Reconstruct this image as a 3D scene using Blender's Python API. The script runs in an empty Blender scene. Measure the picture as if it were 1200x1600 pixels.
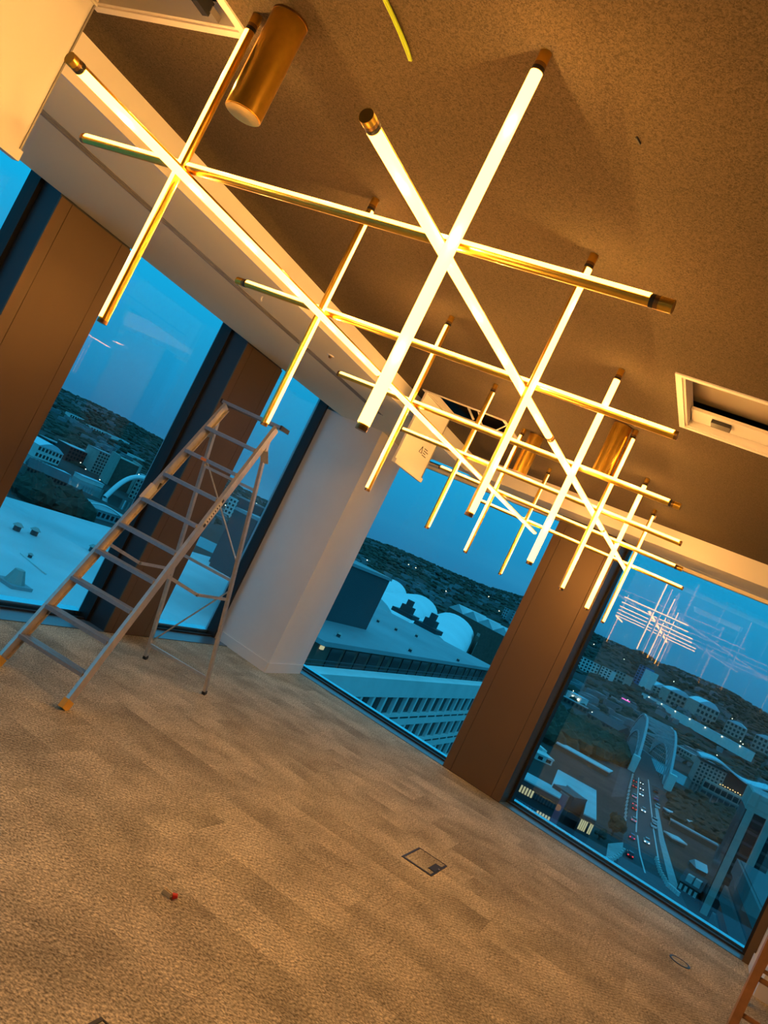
import bpy, math, random
import numpy as np
from mathutils import Vector, Matrix

sc = bpy.context.scene
COL = sc.collection
random.seed(7)

# ------------------------------------------------------------------ camera
FPX, YAW, PITCH, ROLL = 1258.94, 0.428890, 0.0394566, 0.4543788
EYE = Vector((0, 0, 1.6))
_F = Vector((math.cos(YAW)*math.cos(PITCH), math.sin(YAW)*math.cos(PITCH), math.sin(PITCH)))
_r = Vector((math.sin(YAW), -math.cos(YAW), 0)); _d = _F.cross(_r)
_R = math.cos(ROLL)*_r - math.sin(ROLL)*_d
_D = math.sin(ROLL)*_r + math.cos(ROLL)*_d
cam = bpy.data.cameras.new('camera'); cam.sensor_fit = 'HORIZONTAL'; cam.sensor_width = 36
cam.lens = FPX/1200*36; cam.clip_start = 0.05; cam.clip_end = 12000
camo = bpy.data.objects.new('camera', cam); COL.objects.link(camo)
m3 = Matrix((_R, -_D, -_F)).transposed()
camo.matrix_world = Matrix.Translation(EYE) @ m3.to_4x4()
sc.camera = camo

# ------------------------------------------------------------------ world: clear dusk sky
world = bpy.data.worlds.new('dusk_sky'); sc.world = world; world.use_nodes = True
wn, wl = world.node_tree.nodes, world.node_tree.links
wn.clear()
wo = wn.new('ShaderNodeOutputWorld'); bg = wn.new('ShaderNodeBackground')
tc = wn.new('ShaderNodeTexCoord'); sep = wn.new('ShaderNodeSeparateXYZ')
rp = wn.new('ShaderNodeValToRGB'); e = rp.color_ramp.elements
e[0].position = 0.0; e[0].color = (0.022, 0.190, 0.380, 1)
e[1].position = 1.0; e[1].color = (0.090, 0.660, 1.120, 1)
for p_, c_ in ((0.08, (0.014, 0.310, 0.590, 1)), (0.2, (0.008, 0.490, 0.880, 1)), (0.5, (0.040, 0.580, 1.000, 1))):
    q = e.new(p_); q.color = c_
mp = wn.new('ShaderNodeMapping'); mp.inputs['Scale'].default_value = (1.2, 1.2, 9)
nz = wn.new('ShaderNodeTexNoise'); nz.inputs['Scale'].default_value = 2.2; nz.inputs['Detail'].default_value = 5
mr = wn.new('ShaderNodeMapRange'); mr.inputs[1].default_value = 0.5; mr.inputs[2].default_value = 0.75
mr.inputs[3].default_value = 0.0; mr.inputs[4].default_value = 0.30
mx = wn.new('ShaderNodeMix'); mx.data_type = 'RGBA'
mx.inputs[7].default_value = (0.06, 0.40, 0.66, 1)
wl.new(tc.outputs['Generated'], sep.inputs[0]); wl.new(sep.outputs['Z'], rp.inputs[0])
wl.new(tc.outputs['Generated'], mp.inputs[0]); wl.new(mp.outputs[0], nz.inputs['Vector'])
wl.new(nz.outputs['Fac'], mr.inputs[0]); wl.new(mr.outputs[0], mx.inputs[0])
wl.new(rp.outputs[0], mx.inputs[6]); wl.new(mx.outputs[2], bg.inputs[0])
bg.inputs[1].default_value = 1.0
wl.new(bg.outputs[0], wo.inputs[0])

vs = sc.view_settings
sc.display_settings.display_device = 'sRGB'
vs.view_transform = 'Standard'; vs.look = 'None'; vs.exposure = 0.0; vs.gamma = 1.0; vs.use_curve_mapping = False
sc.cycles.max_bounces = 8; sc.cycles.diffuse_bounces = 5; sc.cycles.transparent_max_bounces = 16
sc.cycles.caustics_reflective = False; sc.cycles.caustics_refractive = False
sc.cycles.sample_clamp_indirect = 6

LAMP = (17.0, 5.4, 0.70)          # radiance of the lit diffusers

PW_LAMP = 2.2                     # W of each point source in the rods

# ------------------------------------------------------------------ pixel helpers (1200 x 1600 frame)
def ray(px, py): return _F + (px-600)/FPX*_R + (py-800)/FPX*_D
def onz(px, py, z): r = ray(px, py); return EYE + r*((z-EYE.z)/r.z)
def ony(px, py, y): r = ray(px, py); return EYE + r*((y-EYE.y)/r.y)
def rng(px, py, d):
    r = ray(px, py); return EYE + r*(d/math.hypot(r.x, r.y))

# ------------------------------------------------------------------ materials
def new_mat(name):
    m = bpy.data.materials.new(name); m.use_nodes = True
    nt = m.node_tree; return m, nt.nodes, nt.links, nt.nodes['Principled BSDF']
def mat(name, col, rough=0.6, metal=0.0, spec=0.5, var=0.0, scale=8.0, bump=0.0, bscale=None, emit=None, estr=1.0, objvar=0.0):
    m, N, L, b = new_mat(name)
    b.inputs['Base Color'].default_value = (*col, 1); b.inputs['Roughness'].default_value = rough
    b.inputs['Metallic'].default_value = metal; b.inputs['Specular IOR Level'].default_value = spec
    if emit:
        b.inputs['Emission Color'].default_value = (*emit, 1); b.inputs['Emission Strength'].default_value = estr
    if var or bump or objvar:
        t = N.new('ShaderNodeTexCoord')
        n = N.new('ShaderNodeTexNoise'); n.inputs['Scale'].default_value = scale; n.inputs['Detail'].default_value = 4
        L.new(t.outputs['Object'], n.inputs['Vector'])
        if var or objvar:
            r = N.new('ShaderNodeMapRange'); r.inputs[1].default_value = .3; r.inputs[2].default_value = .7
            r.inputs[3].default_value = 1-var; r.inputs[4].default_value = 1+var
            L.new(n.outputs['Fac'], r.inputs[0]); fac = r.outputs[0]
            if objvar:
                oi = N.new('ShaderNodeObjectInfo'); r2 = N.new('ShaderNodeMapRange')
                r2.inputs[3].default_value = 1-objvar; r2.inputs[4].default_value = 1+objvar
                L.new(oi.outputs['Random'], r2.inputs[0])
                mu = N.new('ShaderNodeMath'); mu.operation = 'MULTIPLY'
                L.new(fac, mu.inputs[0]); L.new(r2.outputs[0], mu.inputs[1]); fac = mu.outputs[0]
            v = N.new('ShaderNodeVectorMath'); v.operation = 'SCALE'; v.inputs[0].default_value = col
            L.new(fac, v.inputs['Scale']); L.new(v.outputs[0], b.inputs['Base Color'])
        if bump:
            n2 = n
            if bscale:
                n2 = N.new('ShaderNodeTexNoise'); n2.inputs['Scale'].default_value = bscale; n2.inputs['Detail'].default_value = 3
                L.new(t.outputs['Object'], n2.inputs['Vector'])
            bp = N.new('ShaderNodeBump'); bp.inputs['Strength'].default_value = bump; bp.inputs['Distance'].default_value = .004
            L.new(n2.outputs['Fac'], bp.inputs['Height']); L.new(bp.outputs[0], b.inputs['Normal'])
    return m

def emat(name, col, s=1.0):
    m, N, L, b = new_mat(name)
    b.inputs['Base Color'].default_value = (.1, .09, .07, 1); b.inputs['Roughness'].default_value = .6
    b.inputs['Emission Color'].default_value = (*col, 1); b.inputs['Emission Strength'].default_value = s
    return m

def glass_mat(name, tint, boost=1.0):
    m, N, L, b = new_mat(name); N.remove(b)
    out = [n for n in N if n.type == 'OUTPUT_MATERIAL'][0]
    tr = N.new('ShaderNodeBsdfTransparent'); tr.inputs[0].default_value = (*tint, 1)
    gl = N.new('ShaderNodeBsdfGlossy'); gl.inputs['Roughness'].default_value = 0.0; gl.inputs[0].default_value = (1, 1, 1, 1)
    fr = N.new('ShaderNodeFresnel'); ge = N.new('ShaderNodeNewGeometry')
    ir = N.new('ShaderNodeMapRange'); ir.inputs[3].default_value = 1.5; ir.inputs[4].default_value = 1/1.5
    L.new(ge.outputs['Backfacing'], ir.inputs[0]); L.new(ir.outputs[0], fr.inputs['IOR'])
    mu = N.new('ShaderNodeMath'); mu.operation = 'MULTIPLY'; mu.use_clamp = True; mu.inputs[1].default_value = boost
    mix = N.new('ShaderNodeMixShader')
    L.new(fr.outputs[0], mu.inputs[0]); L.new(mu.outputs[0], mix.inputs[0])
    L.new(tr.outputs[0], mix.inputs[1]); L.new(gl.outputs[0], mix.inputs[2]); L.new(mix.outputs[0], out.inputs[0])
    return m

def carpet_mat(name, col):
    m, N, L, b = new_mat(name)
    b.inputs['Roughness'].default_value = .95; b.inputs['Specular IOR Level'].default_value = .1
    t = N.new('ShaderNodeTexCoord'); oi = N.new('ShaderNodeObjectInfo')
    geo = N.new('ShaderNodeNewGeometry')
    def noise(s, d, vec=None, map_=None):
        n = N.new('ShaderNodeTexNoise'); n.inputs['Scale'].default_value = s; n.inputs['Detail'].default_value = d
        src = geo.outputs['Position']
        if map_:
            mm = N.new('ShaderNodeMapping'); mm.inputs['Scale'].default_value = map_; L.new(src, mm.inputs[0]); src = mm.outputs[0]
        L.new(src, n.inputs['Vector']); return n
    loop = noise(1, 2, map_=(120, 85, 1))
    # each plank samples its own patch of tone
    ad = N.new('ShaderNodeVectorMath'); ad.operation = 'MULTIPLY_ADD'; ad.inputs[1].default_value = (31, 57, 13)
    L.new(oi.outputs['Random'], ad.inputs[0]); L.new(geo.outputs['Position'], ad.inputs[2])
    patch = N.new('ShaderNodeTexNoise'); patch.inputs['Scale'].default_value = 3.5; patch.inputs['Detail'].default_value = 2
    L.new(ad.outputs[0], patch.inputs['Vector'])
    wv = N.new('ShaderNodeTexWave'); wv.wave_type = 'BANDS'; wv.bands_direction = 'DIAGONAL'
    wv.inputs['Scale'].default_value = 16; wv.inputs['Distortion'].default_value = 5; wv.inputs['Detail'].default_value = 2; wv.inputs['Detail Scale'].default_value = 2.5
    L.new(ad.outputs[0], wv.inputs['Vector'])
    def rngn(sock, lo, hi, a=.3, z=.7):
        r = N.new('ShaderNodeMapRange'); r.inputs[1].default_value = a; r.inputs[2].default_value = z
        r.inputs[3].default_value = lo; r.inputs[4].default_value = hi; L.new(sock, r.inputs[0]); return r.outputs[0]
    def mul(a, c):
        k = N.new('ShaderNodeMath'); k.operation = 'MULTIPLY'; L.new(a, k.inputs[0]); L.new(c, k.inputs[1]); return k.outputs[0]
    f = mul(rngn(loop.outputs[0], .45, 1.55, .32, .68), rngn(wv.outputs[0], .84, 1.16, 0, 1))
    f = mul(f, rngn(patch.outputs[0], .76, 1.24))
    f = mul(f, rngn(oi.outputs['Random'], .85, 1.15, 0, 1))
    v = N.new('ShaderNodeVectorMath'); v.operation = 'SCALE'; v.inputs[0].default_value = col
    L.new(f, v.inputs['Scale']); L.new(v.outputs[0], b.inputs['Base Color'])
    bp = N.new('ShaderNodeBump'); bp.inputs['Strength'].default_value = .8; bp.inputs['Distance'].default_value = .004
    L.new(loop.outputs[0], bp.inputs['Height']); L.new(bp.outputs[0], b.inputs['Normal'])
    return m

def felt_mat(name, col):
    m, N, L, b = new_mat(name)
    b.inputs['Roughness'].default_value = 1; b.inputs['Specular IOR Level'].default_value = .05
    geo = N.new('ShaderNodeNewGeometry')
    w = N.new('ShaderNodeTexNoise'); w.inputs['Scale'].default_value = 170; w.inputs['Detail'].default_value = 6; w.inputs['Distortion'].default_value = 1.2
    L.new(geo.outputs['Position'], w.inputs['Vector'])
    r = N.new('ShaderNodeMapRange'); r.inputs[1].default_value = .36; r.inputs[2].default_value = .64; r.inputs[3].default_value = .66; r.inputs[4].default_value = 1.34
    L.new(w.outputs['Fac'], r.inputs[0])
    v = N.new('ShaderNodeVectorMath'); v.operation = 'SCALE'; v.inputs[0].default_value = col
    L.new(r.outputs[0], v.inputs['Scale']); L.new(v.outputs[0], b.inputs['Base Color'])
    bp = N.new('ShaderNodeBump'); bp.inputs['Strength'].default_value = .4; bp.inputs['Distance'].default_value = .003
    L.new(w.outputs['Fac'], bp.inputs['Height']); L.new(bp.outputs[0], b.inputs['Normal'])
    return m

def ground_mat(name):
    m, N, L, b = new_mat(name)
    b.inputs['Roughness'].default_value = .95; b.inputs['Specular IOR Level'].default_value = .1
    geo = N.new('ShaderNodeNewGeometry')
    n1 = N.new('ShaderNodeTexNoise'); n1.inputs['Scale'].default_value = .012; n1.inputs['Detail'].default_value = 8
    L.new(geo.outputs['Position'], n1.inputs['Vector'])
    r = N.new('ShaderNodeValToRGB'); q = r.color_ramp.elements
    q[0].position = .32; q[0].color = (.030, .038, .030, 1); q[1].position = .72; q[1].color = (.075, .072, .07, 1)
    k = q.new(.5); k.color = (.055, .05, .045, 1)
    L.new(n1.outputs['Fac'], r.inputs[0]); L.new(r.outputs[0], b.inputs['Base Color'])
    return m

MT = dict(
 cream=mat('white_paint', (.80, .76, .70), .7, var=.02, scale=3),
 soffit=mat('soffit_paint', (.85, .77, .58), .75),
 felt=felt_mat('acoustic_felt', (.105, .080, .050)),
 carpet=carpet_mat('carpet_loop', (.440, .395, .275)),
 bronze=mat('bronze_cladding', (.150, .092, .042), .42, .35, var=.05, scale=1.5),
 dark=mat('dark_aluminium', (.045, .047, .050), .45, .4),
 black=mat('black_gasket', (.008, .008, .009), .6),
 mull=mat('grey_mullion', (.035, .075, .115), .25, .0),
 fin=mat('blue_grey_fin', (.42, .52, .56), .45),
 sill=mat('blue_grey_sill', (.10, .17, .21), .3, .1),
 rail=mat('pale_outer_rail', (.62, .82, .88), .25, 1.0),
 gold=mat('brushed_gold', (.92, .58, .09), .30, 1.0, var=.06, scale=40),
 golddark=mat('dark_gold_cap', (.34, .20, .08), .35, 1.0),
 lamp=emat('lit_diffuser', (LAMP[0]/10, LAMP[1]/10, LAMP[2]/10), 10.0),
 alu=mat('ladder_aluminium', (.64, .60, .55), .38, .75, var=.08, scale=30, bump=.1, bscale=200),
 aludark=mat('ladder_tread', (.42, .41, .41), .38, .8, var=.08, scale=60),
 yellow=mat('yellow_rubber', (.80, .42, .03), .55),
 yellowcable=mat('yellow_cable', (.42, .58, .01), .45),
 red=mat('red_plastic', (.70, .02, .015), .4),
 beige=mat('beige_plastic', (.65, .50, .25), .5),
 blackp=mat('black_plastic', (.018, .018, .018), .45),
 orange=mat('orange_sticker', (.80, .25, .05), .5),
 wood=mat('varnished_wood', (.42, .20, .07), .35, var=.18, scale=14),
 white=mat('white_plastic', (.78, .76, .72), .5),
 void=mat('ceiling_void', (.05, .045, .04), .9),
 duct=mat('duct_board', (.42, .36, .28), .7),
 grey=mat('grey_metal', (.35, .33, .30), .5, .6),
 pane=glass_mat('window_glass', (.90, .97, .985), .7),
 coated=glass_mat('coated_window_glass', (.93, .98, .99), .12),
 skin=glass_mat('reflective_outer_glass', (.95, .985, .99), 1.8),
 # outside
 ground=ground_mat('city_ground'),
 asphalt=mat('asphalt', (.055, .055, .058), .9, var=.2, scale=.3),
 paving=mat('pale_paving', (.38, .37, .36), .85, var=.15, scale=.5),
 line=mat('road_paint', (.6, .6, .58), .7),
 roofpale=mat('pale_flat_roof', (.52, .54, .55), .6, var=.22, scale=.09),
 roofgrey=mat('grey_flat_roof', (.26, .28, .29), .6, var=.2, scale=.08),
 roofdark=mat('slate_roof', (.075, .075, .08), .75, var=.2, scale=.2),
 conc=mat('white_concrete', (.66, .66, .63), .7, var=.08, scale=.3),
 stone=mat('cream_stone', (.34, .33, .29), .75, var=.1, scale=.3),
 stonedark=mat('weathered_stone', (.10, .10, .10), .8, var=.1, scale=.3),
 brick=mat('brown_brick', (.12, .075, .055), .85, var=.15, scale=.6),
 redbrick=mat('dark_red_brick', (.09, .045, .04), .85, var=.15, scale=.6),
 steel=mat('bridge_steel', (.28, .35, .37), .5, .1),
 wglass=mat('dark_window', (.016, .019, .022), .25, 0, .35),
 slab=mat('dark_cladding', (.05, .05, .055), .6, var=.1, scale=.2),
 vault=mat('white_vault', (.78, .80, .80), .4, var=.06, scale=.05),
 cyanroof=mat('bright_metal_roof', (.60, .72, .78), .25, .2),
 bluep=mat('blue_cladding', (.06, .14, .30), .4),
 litwin=emat('lit_window', (1.0, .86, .45), .55),
 strlamp=emat('street_lamp_glow', (1.0, .9, .62), 5.0),
 string=emat('string_light_glow', (1.0, .62, .22), 1.6),
 tail=emat('tail_light_glow', (1.0, .03, .03), 2.2),
 headl=emat('head_light_glow', (1.0, .95, .85), 4.0),
 neon=emat('pink_neon', (.9, .12, .55), 1.6),
 screen=emat('billboard_screen', (.03, .04, .10), .6),
 screen2=emat('billboard_disc', (.38, .16, .07), .5),
 leafd=mat('dusk_foliage', (.028, .034, .020), .95, var=.4, scale=.4),
 leafb=mat('autumn_foliage', (.060, .045, .022), .95, var=.4, scale=.3),
 houses=mat('far_house_walls', (.20, .20, .21), .8, var=.35, scale=.02),
 carw=mat('white_car_paint', (.62, .64, .66), .25), carg=mat('grey_car_paint', (.22, .23, .25), .25, .3),
 carb=mat('black_car_paint', (.02, .02, .025), .2), carr=mat('red_car_paint', (.35, .02, .03), .25),
 carblue=mat('blue_car_paint', (.05, .12, .30), .25), tyre=mat('tyre', (.012, .012, .012), .8),
)

# ------------------------------------------------------------------ mesh builder
class MB:
    def __init__(s): s.v = []; s.f = []
    def add(s, vs, fs):
        o = len(s.v); s.v += [tuple(x) for x in vs]; s.f += [tuple(o+i for i in f) for f in fs]; return s
    def box(s, a, b):
        (x0, y0, z0), (x1, y1, z1) = a, b
        return s.add([(x0,y0,z0),(x1,y0,z0),(x1,y1,z0),(x0,y1,z0),(x0,y0,z1),(x1,y0,z1),(x1,y1,z1),(x0,y1,z1)],
            [(3,2,1,0),(4,5,6,7),(0,1,5,4),(1,2,6,5),(2,3,7,6),(3,0,4,7)])
    def prism(s, poly, z0, z1):
        n = len(poly)
        ar = sum(poly[i][0]*poly[(i+1)%n][1]-poly[(i+1)%n][0]*poly[i][1] for i in range(n))
        if ar < 0: poly = poly[::-1]
        vs = [(p[0], p[1], z0) for p in poly]+[(p[0], p[1], z1) for p in poly]
        fs = [tuple(range(n-1, -1, -1)), tuple(range(n, 2*n))]+[(i, (i+1)%n, n+(i+1)%n, n+i) for i in range(n)]
        return s.add(vs, fs)
    def bar(s, p, q, w, h, up=(0, 0, 1)):
        p, q = Vector(p), Vector(q); d = (q-p).normalized(); u = Vector(up)
        a = d.cross(u)
        if a.length < 1e-4: a = d.cross(Vector((1, 0, 0)))
        a.normalize(); c = a.cross(d).normalized()
        vs = [o+a*(i*w/2)+c*(j*h/2) for o in (p, q) for i, j in ((-1,-1),(1,-1),(1,1),(-1,1))]
        return s.add(vs, [(0,1,2,3),(7,6,5,4),(0,4,5,1),(1,5,6,2),(2,6,7,3),(3,7,4,0)])
    def cyl(s, p, q, r, n=12, r2=None):
        p, q = Vector(p), Vector(q); d = (q-p).normalized(); r2 = r if r2 is None else r2
        a = d.orthogonal().normalized(); c = d.cross(a)
        vs = [o+(a*math.cos(t)+c*math.sin(t))*rr for o, rr in ((p, r), (q, r2)) for t in [2*math.pi*i/n for i in range(n)]]
        return s.add(vs, [tuple(range(n-1, -1, -1)), tuple(range(n, 2*n))]+[(i, (i+1)%n, n+(i+1)%n, n+i) for i in range(n)])
    def tube(s, pts, r, n=8):
        pts = [Vector(p) for p in pts]; rings = []
        prev = None
        for i, p in enumerate(pts):
            d = (pts[min(i+1, len(pts)-1)]-pts[max(i-1, 0)]).normalized()
            a = d.orthogonal().normalized() if prev is None else (prev-d*prev.dot(d)).normalized()
            prev = a; c = d.cross(a)
            rings.append([p+(a*math.cos(t)+c*math.sin(t))*r for t in [2*math.pi*k/n for k in range(n)]])
        vs = [v for R in rings for v in R]; fs = []
        for i in range(len(pts)-1):
            for k in range(n):
                fs.append((i*n+k, i*n+(k+1)%n, (i+1)*n+(k+1)%n, (i+1)*n+k))
        fs.append(tuple(range(n-1, -1, -1))); L = (len(pts)-1)*n; fs.append(tuple(range(L, L+n)))
        return s.add(vs, fs)
    def mesh(s, name, m, smooth=False, off=None):
        me = bpy.data.meshes.new(name)
        o = Vector(off) if off is not None else Vector((0, 0, 0))
        me.from_pydata([(v[0]-o.x, v[1]-o.y, v[2]-o.z) for v in s.v], [], s.f)
        me.materials.append(MT[m]); me.update()
        if smooth:
            me.shade_smooth()
            if hasattr(me, 'set_sharp_from_angle'): me.set_sharp_from_angle(angle=math.radians(35))
        return me

ORG = {}
def link(name, data, parent=None, loc=None):
    o = bpy.data.objects.new(name, data); COL.objects.link(o)
    if loc is not None: o.location = loc
    if parent is not None: o.parent = parent
    return o
def tag(o, label=None, cat=None, group=None, kind=None):
    if label: o['label'] = label
    if cat: o['category'] = cat
    if group: o['group'] = group
    if kind: o['kind'] = kind
    return o
def thing(name, label, cat, loc, group=None, kind=None):
    o = link(name, None, None, loc); o.empty_display_size = .1; ORG[o.name] = Vector(loc)
    return tag(o, label, cat, group, kind)
def part(name, mb, m, parent, smooth=False, kind=None, label=None):
    """mesh given in world coordinates, hung under parent"""
    off = ORG[parent.name]
    o = link(name, mb.mesh(name, m, smooth, off), parent); ORG[o.name] = off
    return tag(o, label, None, None, kind)
def solo(name, mb, m, loc, label, cat, group=None, kind=None, smooth=False):
    o = link(name, mb.mesh(name, m, smooth, loc), None, loc); ORG[o.name] = Vector(loc)
    return tag(o, label, cat, group, kind)
def inst(name, me, parent, loc, rot=None, scale=None):
    """a copy of shared mesh data under parent, loc in world coordinates"""
    o = link(name, me, parent, Vector(loc)-ORG[parent.name])
    if rot is not None: o.rotation_euler = rot
    if scale is not None: o.scale = scale
    ORG[o.name] = Vector(loc)
    return o

# ================================================================== ROOM SHELL
ZS, ZC = 2.62, 2.79                      # soffit and felt ceiling heights
KB, CB = 0.157, 7.297                    # back wall line: x = CB + KB*y
NB = math.hypot(1, KB); TB = Vector((KB/NB, 1/NB, 0)); OB = Vector((1/NB, -KB/NB, 0))  # along, outward
def bw(y, out=0.0): p = Vector((CB+KB*y, y, 0)); return p+OB*out
YF, YG = 4.18, 4.42                      # left wall: carpet edge, glass plane
GB = 0.25                                # back wall: glass behind the carpet edge
XR, YR = -4.0, -4.6                      # rear and right limits of the room

# ---- floor: screed plus carpet planks laid across the room
fl = thing('floor', 'beige-brown loop-pile plank carpet over the whole room floor', 'floor', (0, 0, 0), kind='structure')
part('screed', MB().prism([(XR, YR), (bw(YR, .3).x, YR), (bw(YG, .3).x, YG+.1), (XR, YG+.1)], -.12, -.012), 'void', fl)
def clip(poly, f):
    out = []
    for i in range(len(poly)):
        a, b = poly[i], poly[(i+1) % len(poly)]; fa, fb = f(a), f(b)
        if fa >= 0: out.append(a)
        if fa*fb < 0:
            t = fa/(fa-fb); out.append((a[0]+(b[0]-a[0])*t, a[1]+(b[1]-a[1])*t))
    return out
PW, PL = .25, 1.0
plank_me = MB().box((0, 0, -.012), (PW-.0012, PL-.0012, 0)).mesh('carpet_plank', 'carpet')
xcut = 1.75
i = 0; x = xcut
while x < 8.1:
    y = -1.5 - (.5 if i % 2 else 0) - .25*(i % 3)
    while y < YF:
        poly = [(x, y), (x+PW-.0012, y), (x+PW-.0012, y+PL-.0012), (x, y+PL-.0012)]
        full = all(CB+KB*q[1]-q[0] >= 0 and q[1] <= YF for q in poly)
        if full:
            o = link('carpet_plank', plank_me, fl, (x, y, 0)); ORG[o.name] = Vector((x, y, 0))
        else:
            pc = clip(clip(poly, lambda q: CB+KB*q[1]-q[0]), lambda q: YF-q[1])
            if len(pc) >= 3:
                part('carpet_plank', MB().prism(pc, -.012, 0), 'carpet', fl)
        y += PL
    x += PW; i += 1
part('carpet_field', MB().box((XR, YR, -.012), (xcut-.001, YF, 0)), 'carpet', fl)
part('carpet_field', MB().prism([(xcut, YR), (bw(YR).x, YR), (bw(-2.5).x, -2.5), (xcut, -2.5)], -.012, -.0005), 'carpet', fl)

# ---- ceiling with three square openings for the service hatches
HATCH = [(1.115, 1.715, 1.895, 2.52), (5.40, 6.03, 1.945, 2.587), (3.39, 4.05, -.055, .59)]   # x0 x1 y0 y1
xs = sorted({XR, 8.1, *[h[k] for h in HATCH for k in (0, 1)]}); ys = sorted({YR, 4.5, *[h[k] for h in HATCH for k in (2, 3)]})
cb = MB()
for a in range(len(xs)-1):
    for b in range(len(ys)-1):
        mx_, my_ = (xs[a]+xs[a+1])/2, (ys[b]+ys[b+1])/2
        if any(h[0] < mx_ < h[1] and h[2] < my_ < h[3] for h in HATCH): continue
        cb.box((xs[a], ys[b], ZC), (xs[a+1], ys[b+1], ZC+.03))
ce = thing('ceiling', 'dark brown felt acoustic ceiling above the gold light fitting', 'ceiling', (2, 0, ZC), kind='structure')
part('felt_panel', cb, 'felt', ce)
part('ceiling_slab', MB().box((XR, YR, ZC+.45), (8.2, 4.6, ZC+.5)), 'void', ce)

# ---- bulkheads (lowered perimeter)
YB = 2.76
tb = thing('trim_1', 'cream painted bulkhead running along the left windows', 'bulkhead', (2, YB, ZS), kind='structure')
part('fascia', MB().box((XR, YB, ZS), (6.95+KB*YB, YB+.02, ZC)), 'cream', tb)
part('soffit_panel', MB().box((XR, YB+.02, ZS), (7.5, 3.222, ZS+.02)), 'soffit', tb)
part('soffit_panel', MB().box((XR, 3.298, ZS), (7.6, YF, ZS+.02)), 'soffit', tb)
part('slot_box', MB().box((XR, 3.20, ZS+.06), (7.55, 3.32, ZS+.08)), 'black', tb)
XE = 6.15
part('soffit_infill', MB().box((XE, 3.222, ZS+.0005), (7.55, 3.298, ZS+.02)), 'soffit', tb)
part('blind_box', MB().box((XR, YF, ZS+.30), (8.0, YG+.12, ZS+.33)).box((XR, YF-.02, ZS+.02), (8.0, YF, ZS+.3)), 'dark', tb)
slb = MB()
for a_, b_ in ((3.222, 3.232), (3.246, 3.254), (3.268, 3.276), (3.288, 3.298)): slb.box((XR, a_, ZS-.002), (XE, b_, ZS+.03))
sl = solo('slot_diffuser', slb, 'grey', (2, 3.26, ZS),
          'long linear air slot diffuser set in the grey left soffit', 'air diffuser')
XB = 6.88-CB                               # fascia line of the back bulkhead, offset from back wall
def bl(y, dx, dz=0): return (CB+KB*y+dx, y)
tb2 = thing('trim_2', 'cream painted bulkhead above the far windows', 'bulkhead', (6.9, 0, ZS), kind='structure')
part('fascia', MB().prism([bl(YR, XB), bl(YB+.02, XB), bl(YB+.02, XB+.02), bl(YR, XB+.02)], ZS, ZC), 'cream', tb2)
part('soffit_panel', MB().prism([bl(YR, XB+.02), bl(YB+.02, XB+.02), bl(YB+.02, .10), bl(YR, .10)], ZS, ZS+.02), 'soffit', tb2)
part('soffit_panel', MB().prism([bl(YR, .112), bl(4.3, .112), bl(4.3, GB+.1), bl(YR, GB+.1)], ZS, ZS+.02), 'soffit', tb2)
part('groove', MB().prism([bl(YR, .098), bl(4.3, .098), bl(4.3, .114), bl(YR, .114)], ZS+.02, ZS+.03), 'black', tb2)

# ---- bronze clad columns
def clad_column(label, P, u, o, w, dep):
    """P = front left floor corner, u along the front, o outward (away from room)"""
    t = thing('column', label, 'column', P, group='bronze clad columns', kind='structure')
    P = Vector(P); z1 = ZS-.012
    core = MB().prism([(P+o*.012)[:2], (P+u*w+o*.012)[:2], (P+u*w+o*dep)[:2], (P+o*dep)[:2]], 0, ZS+.32)
    part('core', core, 'dark', t)
    g = .0035
    for a, b in ((0, .085), (.085+g, w-.085-g), (w-.085, w)):
        part('cladding_panel', MB().prism([(P+u*a)[:2], (P+u*b)[:2], (P+u*b+o*.012)[:2], (P+u*a+o*.012)[:2]], .004, z1), 'bronze', t)
    part('cladding_panel', MB().prism([(P+u*w)[:2], (P+u*(w+.004))[:2], (P+u*(w+.004)+o*dep)[:2], (P+u*w+o*dep)[:2]], .004, z1), 'bronze', t)
    return t
UX, UY = Vector((1, 0, 0)), Vector((0, 1, 0))
clad_column('bronze clad column nearest the camera on the left window wall', (3.18, YF, 0), UX, UY, .62, YG+.05-YF)
clad_column('bronze clad column behind the aluminium stepladder', (5.29, YF, 0), UX, UY, .59, YG+.05-YF)
pB = bw(1.774); clad_column('bronze clad column between the two far windows', (pB.x, pB.y, 0), -TB, OB, .63, GB+.05)

# ---- windows on the left: pane + frame
def left_window(n, x0, x1, mull, label):
    w = thing('window_%d' % n, label, 'window', (x0, YG, 0), kind='structure')
    part('sill', MB().box((x0, YF+.001, -.004), (x1, YG-.03, .006)), 'sill', w)
    part('gasket', MB().box((x0, YG-.03, -.004), (x1, YG-.012, .022)), 'black', w)
    part('bottom_rail', MB().box((x0, YG+.03, -.02), (x1, YG+.14, .05)), 'rail', w)
    part('head', MB().box((x0, YG-.02, ZS+.2), (x1, YG+.05, ZS+.3)), 'dark', w)
    part('gasket', MB().box((x1-.03, YG-.05, .005), (x1, YG+.06, ZS+.3)), 'black', w)
    part('outer_fin', MB().prism([(x1+.11, YG+.03), (x1+.45, YG+.03), (x1+.45, YG+.2+mull), (x1+.16, YG+.2+mull), (x1+.115, YG+.17+mull)], -.6, ZS+.8), 'fin', w)
    part('pane', MB().box((x0, YG, .0), (x1+.12, YG+.024, ZS+.25)), 'pane', w)
left_window(1, XR, 3.18, .0, 'near left floor-to-ceiling window beside the hanging hatch door')
left_window(2, 3.80, 5.29, .02, 'left floor-to-ceiling window behind the foot of the stepladder')
left_window(3, 5.88, 7.16, .0, 'narrow left window between bronze column and white corner column')
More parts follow.
